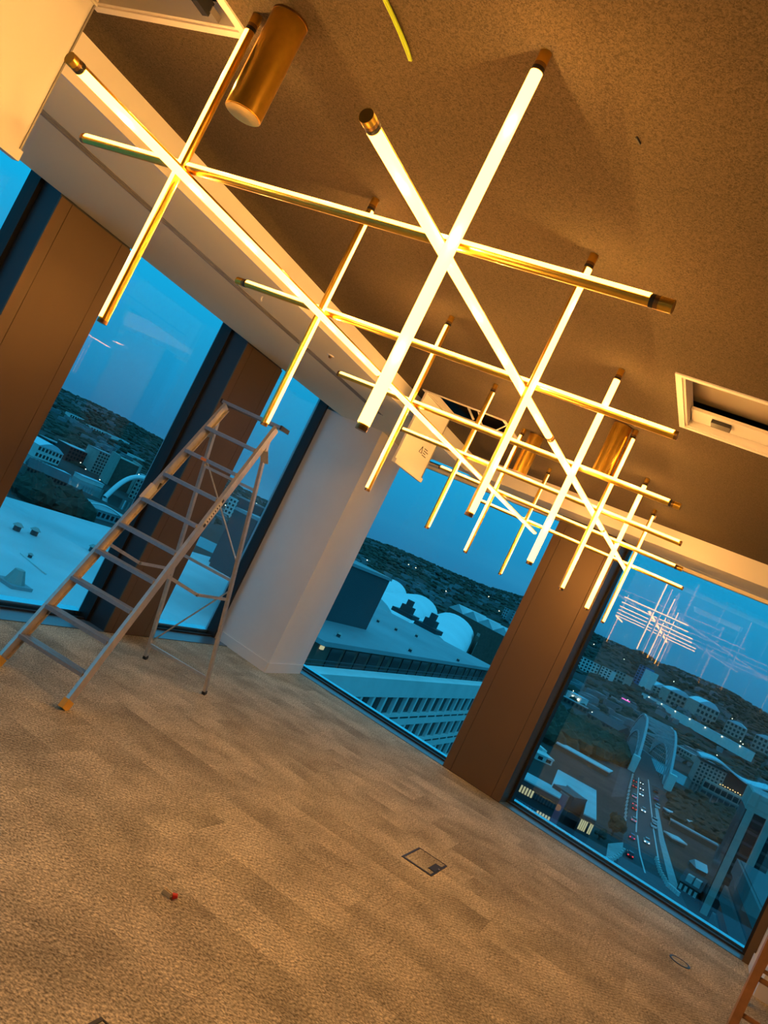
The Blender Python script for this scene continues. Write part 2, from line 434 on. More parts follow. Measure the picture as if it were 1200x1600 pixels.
# ---- windows at the back
def back_window(n, y0, y1, label, jambs):
    p = bw(y0); w = thing('window_%d' % n, label, 'window', (p.x, p.y, 0), kind='structure')
    def strip(o0, o1, z0, z1, a=y0, b=y1): return MB().prism([bw(a, o0)[:2], bw(b, o0)[:2], bw(b, o1)[:2], bw(a, o1)[:2]], z0, z1)
    part('sill', strip(.001, .17, -.004, .006), 'sill', w)
    part('gasket', strip(.17, GB-.03, -.004, .02), 'black', w)
    part('bottom_rail', strip(GB+.03, GB+.12, -.02, .03), 'rail', w)
    part('head', strip(GB-.01, GB+.05, ZS-.03, ZS+.02), 'soffit', w)
    for a, b in jambs: part('jamb', strip(GB-.05, GB+.05, .005, ZS, a, b), 'black', w)
    part('pane', strip(GB, GB+.024, .0, ZS-.03), 'coated', w)
back_window(4, 1.78, 4.15, 'far window beside the white column, overlooking the white vaulted roof', [(1.78, 1.80)])
back_window(5, -.99, 1.145, 'far window on the right, overlooking the bridge road', [(-.99, -.965), (1.125, 1.145)])
part_w = back_window(6, YR, -1.8, 'far window hidden beyond the white pier', [(-1.82, -1.8)])

sk = thing('window_7', 'outer reflective glass skin beyond the right-hand far window', 'window', (8.21, 0, 0), kind='structure')
part('pane', MB().box((8.21, -1.7, -.45), (8.222, 1.66, 2.95)), 'skin', sk)
# ---- white corner column, pier, remaining walls
wl_ = thing('wall_left', 'white painted corner column between left and far windows', 'column', (7.1, 3.9, 0), kind='structure')
pc = [(7.035, 3.615), (7.87, 3.66), (8.3, 4.6), (7.3, 4.6), (7.20, YG-.02)]
part('plaster', MB().prism(pc, 0, ZS+.02), 'cream', wl_)
bs = thing('baseboard_left', 'white skirting board round the corner column', 'skirting board', (7.03, 3.6, 0), kind='structure')
def skirt(parent, pts, h=.10, th=.014):
    for a, b in zip(pts[:-1], pts[1:]):
        a, b = Vector((*a, 0)), Vector((*b, 0)); d = (b-a).normalized(); n = Vector((d.y, -d.x, 0))
        part('skirting', MB().prism([(a-d*th)[:2], (b)[:2], (b+n*th)[:2], (a+n*th-d*th)[:2]], 0, h), 'cream', parent)
skirt(bs, [(7.20, YG-.02), (7.035, 3.615), (7.84, 3.655)])
wr = thing('wall_right', 'white painted pier at the right end of the far window', 'wall', (6.6, -1.4, 0), kind='structure')
pp = bw(-1.035)
part('plaster', MB().prism([(6.45, -1.05), (pp.x-.03, -1.05), (pp.x+.35, -1.07), (pp.x+.3, -1.8), (6.45, -1.8)], 0, ZS+.02), 'cream', wr)
part('jamb_cladding', MB().prism([bw(-1.05, -.001)[:2], bw(-.99, -.001)[:2], bw(-.99, GB+.05)[:2], bw(-1.05, GB+.05)[:2]], 0, ZS), 'bronze', wr)
bs2 = thing('baseboard_right', 'white skirting board on the pier beside the wooden ladder', 'skirting board', (6.8, -1.05, 0), kind='structure')
part('skirting', MB().box((6.45, -1.05, 0), (pp.x-.04, -1.034, .11)), 'cream', bs2)
part('skirting', MB().box((6.434, -1.8, 0), (6.45, -1.034, .11)), 'cream', bs2)
wb = solo('wall_rear', MB().box((XR-.1, YR, 0), (XR, YG+.1, ZC+.4)), 'cream', (XR, 0, 0), 'plain white rear wall behind the camera', 'wall', kind='structure')
ws = solo('wall_side', MB().box((XR, YR-.1, 0), (6.7, YR, ZC+.4)), 'cream', (0, YR, 0), 'plain white side wall outside the view', 'wall', kind='structure')

# ================================================================== LIGHT FITTING
RR = .0140
def rod_meshes(L, tag_, cap=.03, ring=True):
    """rod along local +Z from 0 to L; lit diffuser faces local +X"""
    body = MB().cyl((0, 0, .002), (0, 0, L-.002), RR, 20).mesh('rod_body_'+tag_, 'gold', True)
    d = MB(); n = 8; A = math.radians(80); z0, z1 = cap+.022, L-cap*.5
    vs = []
    for z in (z0, z1):
        for k in range(n+1):
            t = -A+2*A*k/n
            rr = RR+.0016
            vs.append((rr*math.cos(t), rr*math.sin(t), z))
    fs = [(k, k+1, n+2+k, n+1+k) for k in range(n)]
    # closing strips back to the tube
    vs += [(RR*.9*math.cos(s*A), RR*.9*math.sin(s*A), z) for z in (z0, z1) for s in (-1, 1)]
    b = 2*(n+1)
    fs += [(b, 0, n+1, b+2), (n, b+1, b+3, 2*n+1)]
    fs += [tuple([b]+[b+1]+list(range(n, -1, -1))), tuple([b+3, b+2]+list(range(n+1, 2*n+2)))]
    d.add(vs, fs)
    diff = d.mesh('rod_diffuser_'+tag_, 'lamp', True)
    capm = MB().cyl((0, 0, 0), (0, 0, cap), RR+.0012, 20).mesh('rod_cap_'+tag_, 'gold', True)
    ringm = MB().cyl((0, 0, cap), (0, 0, cap+.010), RR+.0010, 20).mesh('rod_ring_'+tag_, 'golddark', True)
    colm = MB().cyl((0, 0, cap+.010), (0, 0, cap+.020), RR+.0014, 20).mesh('rod_collar_'+tag_, 'blackp', True)
    endm = MB().cyl((0, 0, L-.010), (0, 0, L), RR+.0006, 20).mesh('rod_end_'+tag_, 'golddark', True)
    return body, diff, capm, ringm, colm, endm
ch = thing('light_fitting', 'gold suspended light fitting with a grid of glowing crossed rods', 'light', (3.5, 1.3, ZC))
def rod(name, ms, p, axis, face, L):
    """axis, face: unit vectors"""
    z = Vector(axis).normalized(); x = Vector(face); x = (x-z*x.dot(z)).normalized(); y = z.cross(x)
    rot = Matrix((x, y, z)).transposed().to_euler()
    o = inst(name, ms[0], ch, p, rot)
    for nm, me in zip(('diffuser', 'end_cap', 'connector_ring', 'connector_collar', 'end_cap'), ms[1:]):
        c = link(nm, me, o); ORG[c.name] = Vector(p)
    nl = max(3, round(L/.34))
    for k in range(nl):                       # light sources along the lit face
        l = bpy.data.objects.new('lamp_source', LD); COL.objects.link(l); l.parent = o
        l.location = (RR+.010, 0, .05+(L-.1)*(k+.5)/nl)
    return o
LD = bpy.data.lights.new('lamp_source', 'POINT'); LD.energy = PW_LAMP; LD.color = (1.0, .53, .14); LD.shadow_soft_size = 0.0
VX = [1.634, 2.551, 3.585, 4.507, 5.474, 6.490]
YA, YBB = 1.745, .905
LV = ZC-1.815
mv = rod_meshes(LV, 'vertical')
for k, x in enumerate(VX):
    a = math.radians(124 if k % 2 == 0 else 311)
    dx = [0.02, .012, .02, .05, -.04, .01][k]
    rod('vertical_rod', mv, (x-.015+dx, YA+.032, ZC), (0, 0, -1), (math.cos(a), math.sin(a), 0), LV)
    a = math.radians(206 if k % 2 == 0 else 259)
    rod('vertical_rod', mv, (x-.015-dx, YBB-.032, ZC), (0, 0, -1), (math.cos(a), math.sin(a), 0), LV)
mc = rod_meshes(1.84, 'cross', .03)
for k, x in enumerate(VX):
    c = 1.285+.016*k
    if k % 2 == 0:   # fitted with the connector at the right-hand end
        rod('cross_rod', mc, (x+.018, c-.92, 2.315), (0, 1, 0), (-.12, 0, 1), 1.84)
    else:
        rod('cross_rod', mc, (x+.018, c+.92, 2.315), (0, -1, 0), (-.12, 0, 1), 1.84)
fa = math.radians(251); face = (0, math.cos(fa), math.sin(fa))
for yy, zz, segs in ((YA, 2.285, (1.185, 3.12, 5.02, 6.82)), (YBB, 2.285, (1.155, 3.08, 4.96, 6.72))):
    for a, b in zip(segs[:-1], segs[1:]):
        rod('long_rod', rod_meshes(b-a-.006, 'long', .016), (a, yy, zz), (1, 0, 0), face, b-a)
for cx, cy in ((1.630, 1.652), (5.47, 1.690), (4.435, .948)):
    c = part('canopy', MB().cyl((cx, cy, ZC), (cx, cy, ZC-.295), .053, 40), 'gold', ch, True)
    part('rim', MB().cyl((cx, cy, ZC-.0005), (cx, cy, ZC-.006), .0545, 40), 'golddark', c, True)
    part('bottom_disc', MB().cyl((cx, cy, ZC-.2945), (cx, cy, ZC-.2975), .050, 40), 'gold', c, True)

# ================================================================== SERVICE HATCHES
HN = [('square ceiling hatch nearest the camera with its door hanging open', 'top left'),
      ('ceiling hatch near the far windows with a cable loop and open door', 'mid'),
      ('ceiling hatch on the right with an open void and latch plate', 'right')]
def hatch(h, label, hinge, lin):
    x0, x1, y0, y1 = h
    t = thing('ceiling_hatch', label, 'hatch', ((x0+x1)/2, (y0+y1)/2, ZC), group='open ceiling hatches')
    w = .028
    for a, b in (((x0-w, y0-w), (x1+w, y0)), ((x0-w, y1), (x1+w, y1+w)), ((x0-w, y0), (x0, y1)), ((x1, y0), (x1+w, y1))):
        part('frame', MB().box((*a, ZC-.006), (*b, ZC+.002)), 'cream', t)
    for a, b in (((x0, y0), (x1, y0+.012)), ((x0, y1-.012), (x1, y1)), ((x0, y0+.012), (x0+.012, y1-.012)), ((x1-.012, y0+.012), (x1, y1-.012))):
        part('lining', MB().box((*a, ZC), (*b, ZC+lin)), 'cream', t)
    yh = y1+.006 if hinge > 0 else y0-.006
    s = -1 if hinge > 0 else 1
    z0 = 2.205
    d = part('hatch_door', MB().box((x0+.008, yh-.003, z0+.02), (x1-.008, yh+.003, ZC-.008)), 'white', t)
    part('door_lip', MB().box((x0+.006, yh-.022, z0), (x1-.006, yh+.010, z0+.035)), 'white', d)
    part('door_edge', MB().box((x1-.012, yh-.008, z0+.03), (x1-.006, yh+.008, ZC-.01)), 'grey', d)
    part('door_edge', MB().box((x0+.006, yh-.008, z0+.03), (x0+.012, yh+.008, ZC-.01)), 'white', d)
    part('hinge', MB().cyl((x0+.05, yh, ZC-.008), (x1-.05, yh, ZC-.008), .004, 8), 'grey', t)
    return t, d
t1, d1 = hatch(HATCH[0], HN[0][0], 1, .07)
part('latch', MB().box((1.60, 1.975, ZC-.012), (1.66, 2.0, ZC+.03)), 'blackp', t1)
part('latch_plate', MB().box((1.655, 1.972, ZC+.0), (1.70, 2.003, ZC+.02)), 'grey', t1)
t2, d2 = hatch(HATCH[1], HN[1][0], 1, .045)
# void contents: ledge, duct, cable loop
part('void_box', MB().box((5.9, 1.9, ZC+.14), (6.6, 2.62, ZC+.40)), 'void', t2)
pts = [(5.70+.05*math.sin(k*.5), 2.30-.36*k/12, ZC+.10-.16*math.sin(math.pi*k/12)) for k in range(13)]
part('cable', MB().tube(pts, .005, 8), 'white', t2, True)
pts = [(5.72, 2.42-.02*k, ZC+.12-.018*k) for k in range(8)]
part('cable', MB().tube(pts, .009, 8), 'white', t2, True)
# small printed warning label on the door: triangle and text strokes
yd = HATCH[1][3]+.006-.0045
lb = MB()
cx, cz = 5.78, 2.42
for a, b in (((-.03, -.022), (.03, -.022)), ((.03, -.022), (0, .03)), ((0, .03), (-.03, -.022))):
    lb.bar((cx+a[0], yd, cz+a[1]), (cx+b[0], yd, cz+b[1]), .003, .005, (0, 1, 0))
part('warning_symbol', lb, 'blackp', d2)
for r_ in range(4):
    part('text_line', MB().box((cx+.05, yd-.001, cz-.03+.018*r_), (cx+.05+[.09, .06, .10, .07][r_], yd+.001, cz-.024+.018*r_)), 'blackp', d2)
t3, d3 = hatch(HATCH[2], HN[2][0], -1, .07)
part('ledge', MB().box((3.86, .0, ZC+.03), (4.03, .57, ZC+.045)), 'cream', t3)
part('latch_plate', MB().box((3.90, .38, ZC+.012), (3.97, .47, ZC+.031)), 'blackp', t3)
part('duct', MB().box((3.62, -.3, ZC+.10), (3.95, .9, ZC+.36)), 'duct', t3)
part('void_board', MB().box((3.2, -.4, ZC+.40), (4.3, 1.0, ZC+.42)), 'duct', t3)
part('stay_wire', MB().cyl((3.42, .30, ZC+.10), (3.75, -.04, ZC+.02), .0025, 6), 'beige', t3)

# ---- small fittings on the ceiling
p = onz(517, 555, ZS)
sd = thing('motion_sensor', 'small white sensor on the grey left soffit', 'sensor', (p.x, p.y, ZS))
part('base', MB().cyl((p.x, p.y, ZS), (p.x, p.y, ZS-.008), .026, 20), 'white', sd, True)
part('lens', MB().cyl((p.x, p.y, ZS-.008), (p.x, p.y, ZS-.022), .015, 16, .008), 'golddark', sd, True)
p = onz(410, 463, ZS)
hk = solo('ceiling_hook', MB().cyl((p.x, p.y, ZS), (p.x, p.y, ZS-.02), .004, 8).tube([(p.x, p.y, ZS-.02), (p.x+.008, p.y, ZS-.028), (p.x+.014, p.y, ZS-.02)], .0025, 6),
          'white', (p.x, p.y, ZS), 'tiny white hook on the soffit by the slot diffuser', 'hook')
p = onz(1025, 806, ZC)
hk = solo('ceiling_hook', MB().cyl((p.x, p.y, ZC), (p.x, p.y, ZC-.02), .005, 8).tube([(p.x, p.y, ZC-.02), (p.x+.01, p.y, ZC-.03), (p.x+.018, p.y, ZC-.02)], .003, 6),
          'beige', (p.x, p.y, ZC), 'tiny pale hook on the felt ceiling by the far bulkhead', 'hook')
pts = [onz(590, -25, ZC-.004), onz(600, 0, ZC-.006), onz(612, 25, ZC-.008), onz(623, 50, ZC-.008), onz(633, 75, ZC-.006), onz(640, 94, ZC-.005)]
cbl = MB().tube(pts, .0035, 8).tube([q+Vector((.003, -.007, 0)) for q in pts[:-1]]+[pts[-1]+Vector((0, -.005, 0))], .0035, 8)
solo('cable_end', cbl, 'yellowcable', tuple(pts[2]), 'bright yellow doubled cable end fixed flat to the felt ceiling', 'cable', smooth=True)
p = onz(998, 218, ZC)
solo('cable_tie', MB().bar((p.x-.012, p.y+.004, ZC-.003), (p.x+.012, p.y-.004, ZC-.003), .004, .006), 'blackp', (p.x, p.y, ZC), 'tiny black cable tie stub poking out of the felt ceiling', 'cable tie')

# ================================================================== ALUMINIUM STEPLADDER
LC = Vector((3.65, 3.19, 0)); ax = Vector((1.68, .20, 0)).normalized(); ay = Vector((-ax.y, ax.x, 0))
ld = thing('stepladder', 'tall aluminium stepladder with nine treads and yellow feet', 'stepladder', LC)
ZT = 2.02
def fr(z, s): # front stile axis, s=-1 right / +1 left
    w = .265-.055*z/ZT; return LC+ax*(.455*z)+ay*(s*w)+Vector((0, 0, z))
def rr_(z, s):
    w = .29-.08*z/1.93; return LC+ax*(1.69-(1.69-.93)*z/1.93)+ay*(.03+s*w)+Vector((0, 0, z))
perp = Vector((-ax.x*1, -ax.y*1, .455)).normalized()
for s in (-1, 1):
    st = part('stile', MB().bar(fr(.03, s), fr(ZT-.02, s), .022, .062, perp), 'alu', ld)
    part('foot', MB().bar(fr(.0, s)+Vector((0, 0, .004)), fr(.055, s), .034, .075, perp), 'yellow', st)
    part('stile_flange', MB().bar(fr(.06, s)-perp*.029+ay*(-s*.012), fr(ZT-.03, s)-perp*.029+ay*(-s*.012), .030, .004, perp), 'alu', st)
    rl = part('rear_leg', MB().bar(rr_(.02, s), rr_(1.90, s), .022, .030, ax), 'alu', ld)
    part('rear_foot', MB().bar(rr_(0, s)+Vector((0, 0, .003)), rr_(.03, s), .027, .035, ax), 'blackp', rl)
    part('hinge_bracket', MB().bar(fr(1.83, s)+ax*.03+ay*s*.014, rr_(1.76, s)+ay*s*.014, .006, .055, perp), 'alu', ld)
for k in range(1, 10):
    z = .2*k
    tr = part('tread', MB().bar(fr(z, -1)+ay*.012, fr(z, 1)-ay*.012, .085, .022, (0, 0, 1)), 'aludark', ld)
    for q in (-.03, -.01, .01, .03):
        part('tread_rib', MB().bar(fr(z, -1)+ay*.016+ax*q+Vector((0, 0, .0125)), fr(z, 1)-ay*.016+ax*q+Vector((0, 0, .0125)), .006, .003), 'alu', tr)
    if k in (1, 5):
        for s in (-1, 1):
            part('tread_bracket', MB().bar(fr(z, s)-ay*s*.014+Vector((0, 0, -.01)), fr(z, s)-ay*s*.06+ax*.02+Vector((0, 0, -.012)), .02, .006), 'alu', tr)
    if k == 8:
        c = (fr(z, -1)+fr(z, 1))/2+ay*.05-ax*.0435
        part('sticker', MB().bar(c-ay*.022, c+ay*.022, .002, .018), 'orange', tr)
tp = part('top_platform', MB().bar(fr(ZT, -1)+ax*.035-ay*.035, fr(ZT, 1)+ax*.035+ay*.035, .13, .022), 'aludark', ld)
for s in (-1, 1):
    c = fr(ZT, s)+ax*.035+ay*s*.040
    part('end_cap', MB().bar(c-ax*.068, c+ax*.068, .012, .030), 'blackp', tp)
# labels on the right stile and tape on the left one
a, b = fr(1.22, -1), fr(1.42, -1); sd_ = -ay*.0115
part('brand_strip', MB().bar(a+sd_, b+sd_, .002, .026, perp), 'white', ld)
for k in range(7):
    u0 = a.lerp(b, .16+.10*k); u1 = a.lerp(b, .20+.10*k)
    part('strip_letter', MB().bar(u0+sd_*1.1, u1+sd_*1.1, .002, .016, perp), 'blackp', ld)
for f in (.04, .96):
    u0 = a.lerp(b, f-.05); u1 = a.lerp(b, f+.05)
    part('strip_arrow', MB().bar(u0+sd_*1.1, u1+sd_*1.1, .002, .022, perp), 'blackp', ld)
part('tape_wrap', MB().bar(fr(1.19, 1), fr(1.30, 1), .028, .070, perp), 'white', ld)
part('tape_knob', MB().bar(fr(1.31, 1)-perp*.04, fr(1.345, 1)-perp*.02, .03, .03, perp), 'blackp', ld)
# rear bracing
part('rear_rail', MB().bar(rr_(.13, -1), rr_(.13, 1), .022, .022), 'alu', ld)
part('rear_rail', MB().bar(rr_(.90, -1), rr_(.90, 1), .020, .020), 'alu', ld)
part('rear_rail', MB().bar(rr_(1.56, -1), rr_(1.56, 1), .018, .020), 'alu', ld)
part('rear_brace', MB().bar(rr_(.16, 1)+ax*.018, rr_(.84, -1)+ax*.018, .006, .020, ax), 'alu', ld)
part('rear_brace', MB().bar(rr_(1.60, 1)+ax*.018, rr_(1.02, -1)+ax*.018, .006, .016, ax), 'alu', ld)
for s in (-1, 1):
    p0, p1 = fr(.86, s)+ax*.03, rr_(.76, s); m = p0.lerp(p1, .5)+Vector((0, 0, -.045))
    part('spreader', MB().bar(p0, m, .004, .022), 'alu', ld); part('spreader', MB().bar(m, p1, .004, .022), 'alu', ld)
    part('spreader_pivot', MB().cyl(m-ay*.008, m+ay*.008, .012, 10), 'grey', ld)

# ================================================================== WOODEN LADDER (bottom right corner)
p0 = onz(1139, 1612, 0); wx = p0.x
wd = thing('wooden_stepladder', 'varnished wooden stepladder at the right by the white pier', 'stepladder', (wx, p0.y, 0))
for s in (0, 1):
    yb = p0.y-.44*s; yt = p0.y-.04-.36*s
    part('stile', MB().bar((wx, yb, 0), (wx+.22, yt, 1.5), .046, .06, (1, 0, 0)), 'wood', wd)
    yq = p0.y-.12-.24*s
    part('rear_leg', MB().bar((wx+.72, yq, 0), (wx+.27, yq, 1.45), .025, .04, (1, 0, 0)), 'wood', wd)
for k in range(1, 7):
    z = .115+.215*(k-1); f = z/1.5
    part('rung', MB().cyl((wx+.22*f, p0.y-.04*f, z), (wx+.22*f, p0.y-.44+.04*f, z), .015, 12), 'wood', wd, True)
for z in (.25, .9):
    f = z/1.45; part('rear_rail', MB().cyl((wx+.72-.45*f, p0.y-.12, z), (wx+.72-.45*f, p0.y-.36, z), .013, 10), 'wood', wd, True)
part('top_board', MB().box((wx+.14, p0.y-.47, 1.5), (wx+.36, p0.y+.0, 1.525)), 'wood', wd)

# ================================================================== THINGS ON THE FLOOR
def floor_box(x0, x1, y0, y1, label):
    t = thing('floor_box', label, 'floor box', ((x0+x1)/2, (y0+y1)/2, 0), group='flush floor boxes')
    w, h = .013, .0035
    part('frame', MB().box((x0, y0, -.001), (x0+w*1.6, y1, h)), 'blackp', t)
    part('frame', MB().box((x1-w*.4, y0, -.001), (x1, y1, h)), 'blackp', t)
    part('frame', MB().box((x0+w*1.6, y1-w, -.001), (x1-w*.4, y1, h)), 'blackp', t)
    part('frame', MB().box((x0+w*1.6, y0, -.001), (x1-w*.4, y0+w, h)), 'blackp', t)
    part('lid', MB().box((x0+w*2, y0+w*1.2, -.001), (x1-w*.7, y1-w*1.3, .0025)), 'carpet', t)
    part('cable_flap', MB().box((x0+.085, y0+w*.8, .0025), (x1-.095, y0+.055, .006)), 'blackp', t)
    part('flap_catch', MB().box(((x0+x1)/2-.008, y0+.004, .006), ((x0+x1)/2+.008, y0+.014, .009)), 'grey', t)
floor_box(4.815, 5.14, .905, 1.115, 'black-framed floor box with carpeted lid in the middle of the floor')
floor_box(1.84, 2.165, .885, 1.095, 'dark corner of a floor box cut off by the bottom edge')
p = onz(1062, 1503, 0)
gr = thing('floor_grommet', 'round floor grommet with carpet disc near the far window', 'grommet', (p.x, p.y, 0))
ring = MB(); n = 32
vs = [(p.x+r_*math.cos(2*math.pi*k/n), p.y+r_*math.sin(2*math.pi*k/n), z) for r_, z in ((.070, -.001), (.070, .004), (.058, .004), (.058, -.001)) for k in range(n)]
ring.add(vs, [(j*n+k, j*n+(k+1) % n, (j+1)*n+(k+1) % n, (j+1)*n+k) for j in range(3) for k in range(n)])
part('ring', ring, 'blackp', gr)
part('carpet_disc', MB().cyl((p.x, p.y, -.001), (p.x, p.y, .002), .057, 32), 'carpet', gr)
p = onz(265, 1402, 0)
bt = thing('wire_connector', 'small beige and red plastic scrap lying on the carpet', 'plastic scrap', (p.x, p.y, 0))
k_ = 2.0
def sb_(a, b): return ((p.x+a[0]*k_, p.y+a[1]*k_, a[2]*k_), (p.x+b[0]*k_, p.y+b[1]*k_, b[2]*k_))
shm = MB()
for a, b in (((-.006, -.004, 0), (.006, .018, .004)), ((-.007, -.003, .004), (-.004, .016, .010)), ((.003, -.003, .004), (.006, .016, .008)), ((-.003, .013, .004), (.002, .018, .011))): shm.box(*sb_(a, b))
part('shell', shm, 'beige', bt)
part('red_cap', MB().cyl((p.x-.002, p.y-.010, .012), (p.x+.010, p.y-.024, .018), .013, 10, .009), 'red', bt, True)

# ================================================================== OUTSIDE: THE CITY
GZ = -50.0
SKYPX = [(100, 608), (150, 630), (200, 655), (250, 683), (395, 770), (425, 785), (570, 838), (620, 855), (700, 890), (760, 915), (830, 935), (913, 981), (946, 997), (988, 1015),
         (1008, 1019), (1028, 1034), (1056, 1043), (1091, 1058), (1144, 1081), (1200, 1115)]
SKY = []
for q in SKYPX:
    d = ray(*q); SKY.append((math.degrees(math.atan2(d.y, d.x)), math.degrees(math.atan2(d.z, math.hypot(d.x, d.y)))))
SKY.sort(); SKY = [(-90, SKY[0][1])]+SKY+[(110, SKY[-1][1])]
def sky_el(az): return float(np.interp(az, [q[0] for q in SKY], [q[1] for q in SKY]))
def terr(az, r):
    h = 1.6+2900*math.tan(math.radians(sky_el(az)-.12))
    if r <= 700: return GZ
    k = min(1, (r-700)/2200); k = k*k*(3-2*k)
    z = GZ+(h-GZ)*k
    if r > 2900: z -= (r-2900)*.1
    return z
def gt(px, py):
    """where the view ray of a pixel meets the ground"""
    d = ray(px, py); hl = math.hypot(d.x, d.y); az = math.degrees(math.atan2(d.y, d.x)); r = 60.0
    while r < 2900:
        if EYE.z+d.z/hl*r <= terr(az, r): break
        r *= 1.003
    p = EYE+d*(r/hl); return Vector((p.x, p.y, terr(az, r)))
def up_z(a, hpx, r):
    """height of the point hpx pixels above pixel a, at ground range r"""
    return rng(a[0]+hpx*.4389, a[1]-hpx*.8985, r).z

tm = MB(); azs = [-60+1.25*k for k in range(129)]; rs = [0, 90, 180, 300, 450, 600, 700, 800, 900, 1050, 1200, 1400, 1600, 1800, 2000, 2200, 2400, 2600, 2750, 2900, 3400]
rnd = random.Random(3)
vs = []
for a in azs:
    for r in rs:
        z = terr(a, r)+(rnd.uniform(-1, 1)*r*.0016 if r > 800 else 0)
        vs.append((r*math.cos(math.radians(a)), r*math.sin(math.radians(a)), z))
n = len(rs); tm.add(vs, [(i*n+j, i*n+j+1, (i+1)*n+j+1, (i+1)*n+j) for i in range(len(azs)-1) for j in range(n-1)])
solo('terrain', tm, 'ground', (0, 0, GZ), 'dark city ground rising to a wooded hill skyline', 'ground', kind='structure')

# ---- far houses, trees and lamps: too many and too small to count
hb = MB(); rnd = random.Random(11)
def obb(mb, x, y, z0, z1, w, d, th):
    c, s = math.cos(th), math.sin(th)
    mb.prism([(x+c*i*w/2-s*j*d/2, y+s*i*w/2+c*j*d/2) for i, j in ((-1,-1),(1,-1),(1,1),(-1,1))], z0, z1)
cl = [(rnd.uniform(-12, 52), rnd.uniform(800, 2500), rnd.uniform(0, 3)) for _ in range(90)]
for az0, r0, th in cl:
    for _ in range(rnd.randint(5, 18)):
        az = az0+rnd.gauss(0, 1.1); r = r0+rnd.gauss(0, 55)
        if r < 720 or r > 2700: continue
        z = terr(az, r); x, y = r*math.cos(math.radians(az)), r*math.sin(math.radians(az))
        obb(hb, x, y, z-3, z+rnd.uniform(3, 7), rnd.uniform(7, 22), rnd.uniform(6, 9), th+rnd.choice((0, 1.57)))
solo('far_houses', hb, 'houses', (0, 0, GZ), 'pale far-off houses scattered over the dark hillsides', 'houses', kind='stuff')
ICO = None
def blob(mb, x, y, z, rx, rz, rnd):
    """low tree crown: three jittered rings and a tip"""
    n = 7; vs = []
    for h, k in ((0.0, .55), (.35, 1.0), (.72, .8)):
        ph = rnd.uniform(0, 1)
        for i in range(n):
            t = 2*math.pi*i/n+ph; kk = k*rnd.uniform(.78, 1.15)
            vs.append((x+rx*kk*math.cos(t), y+rx*kk*math.sin(t), z+rz*(h+rnd.uniform(-.06, .06))))
    vs.append((x, y, z+rz)); fs = []
    for j in range(2):
        for i in range(n): fs.append((j*n+i, j*n+(i+1) % n, (j+1)*n+(i+1) % n, (j+1)*n+i))
    fs += [(2*n+i, 2*n+(i+1) % n, 3*n) for i in range(n)]
    mb.add(vs, fs)
tb_ = MB(); rnd = random.Random(5)
for _ in range(9500):
    az = rnd.uniform(-14, 56); r = 720+2200*rnd.random()**.7
    z = terr(az, r); blob(tb_, r*math.cos(math.radians(az)), r*math.sin(math.radians(az)), z-2, rnd.uniform(4, 11), rnd.uniform(4, 9), rnd)
solo('far_trees', tb_, 'leafd', (0, 0, GZ), 'dark trees covering the far hillsides', 'trees', kind='stuff')
lb_ = MB(); rnd = random.Random(9)
for _ in range(70):
    az = rnd.uniform(-8, 50); r = rnd.uniform(520, 1900); z = terr(az, r)+7
    x, y = r*math.cos(math.radians(az)), r*math.sin(math.radians(az)); w = .00038*r
    lb_.box((x-w, y-w, z-w), (x+w, y+w, z+w))
solo('far_lamps', lb_, 'strlamp', (0, 0, GZ), 'tiny far-off street lamps dotted through the city', 'lamps', kind='stuff')

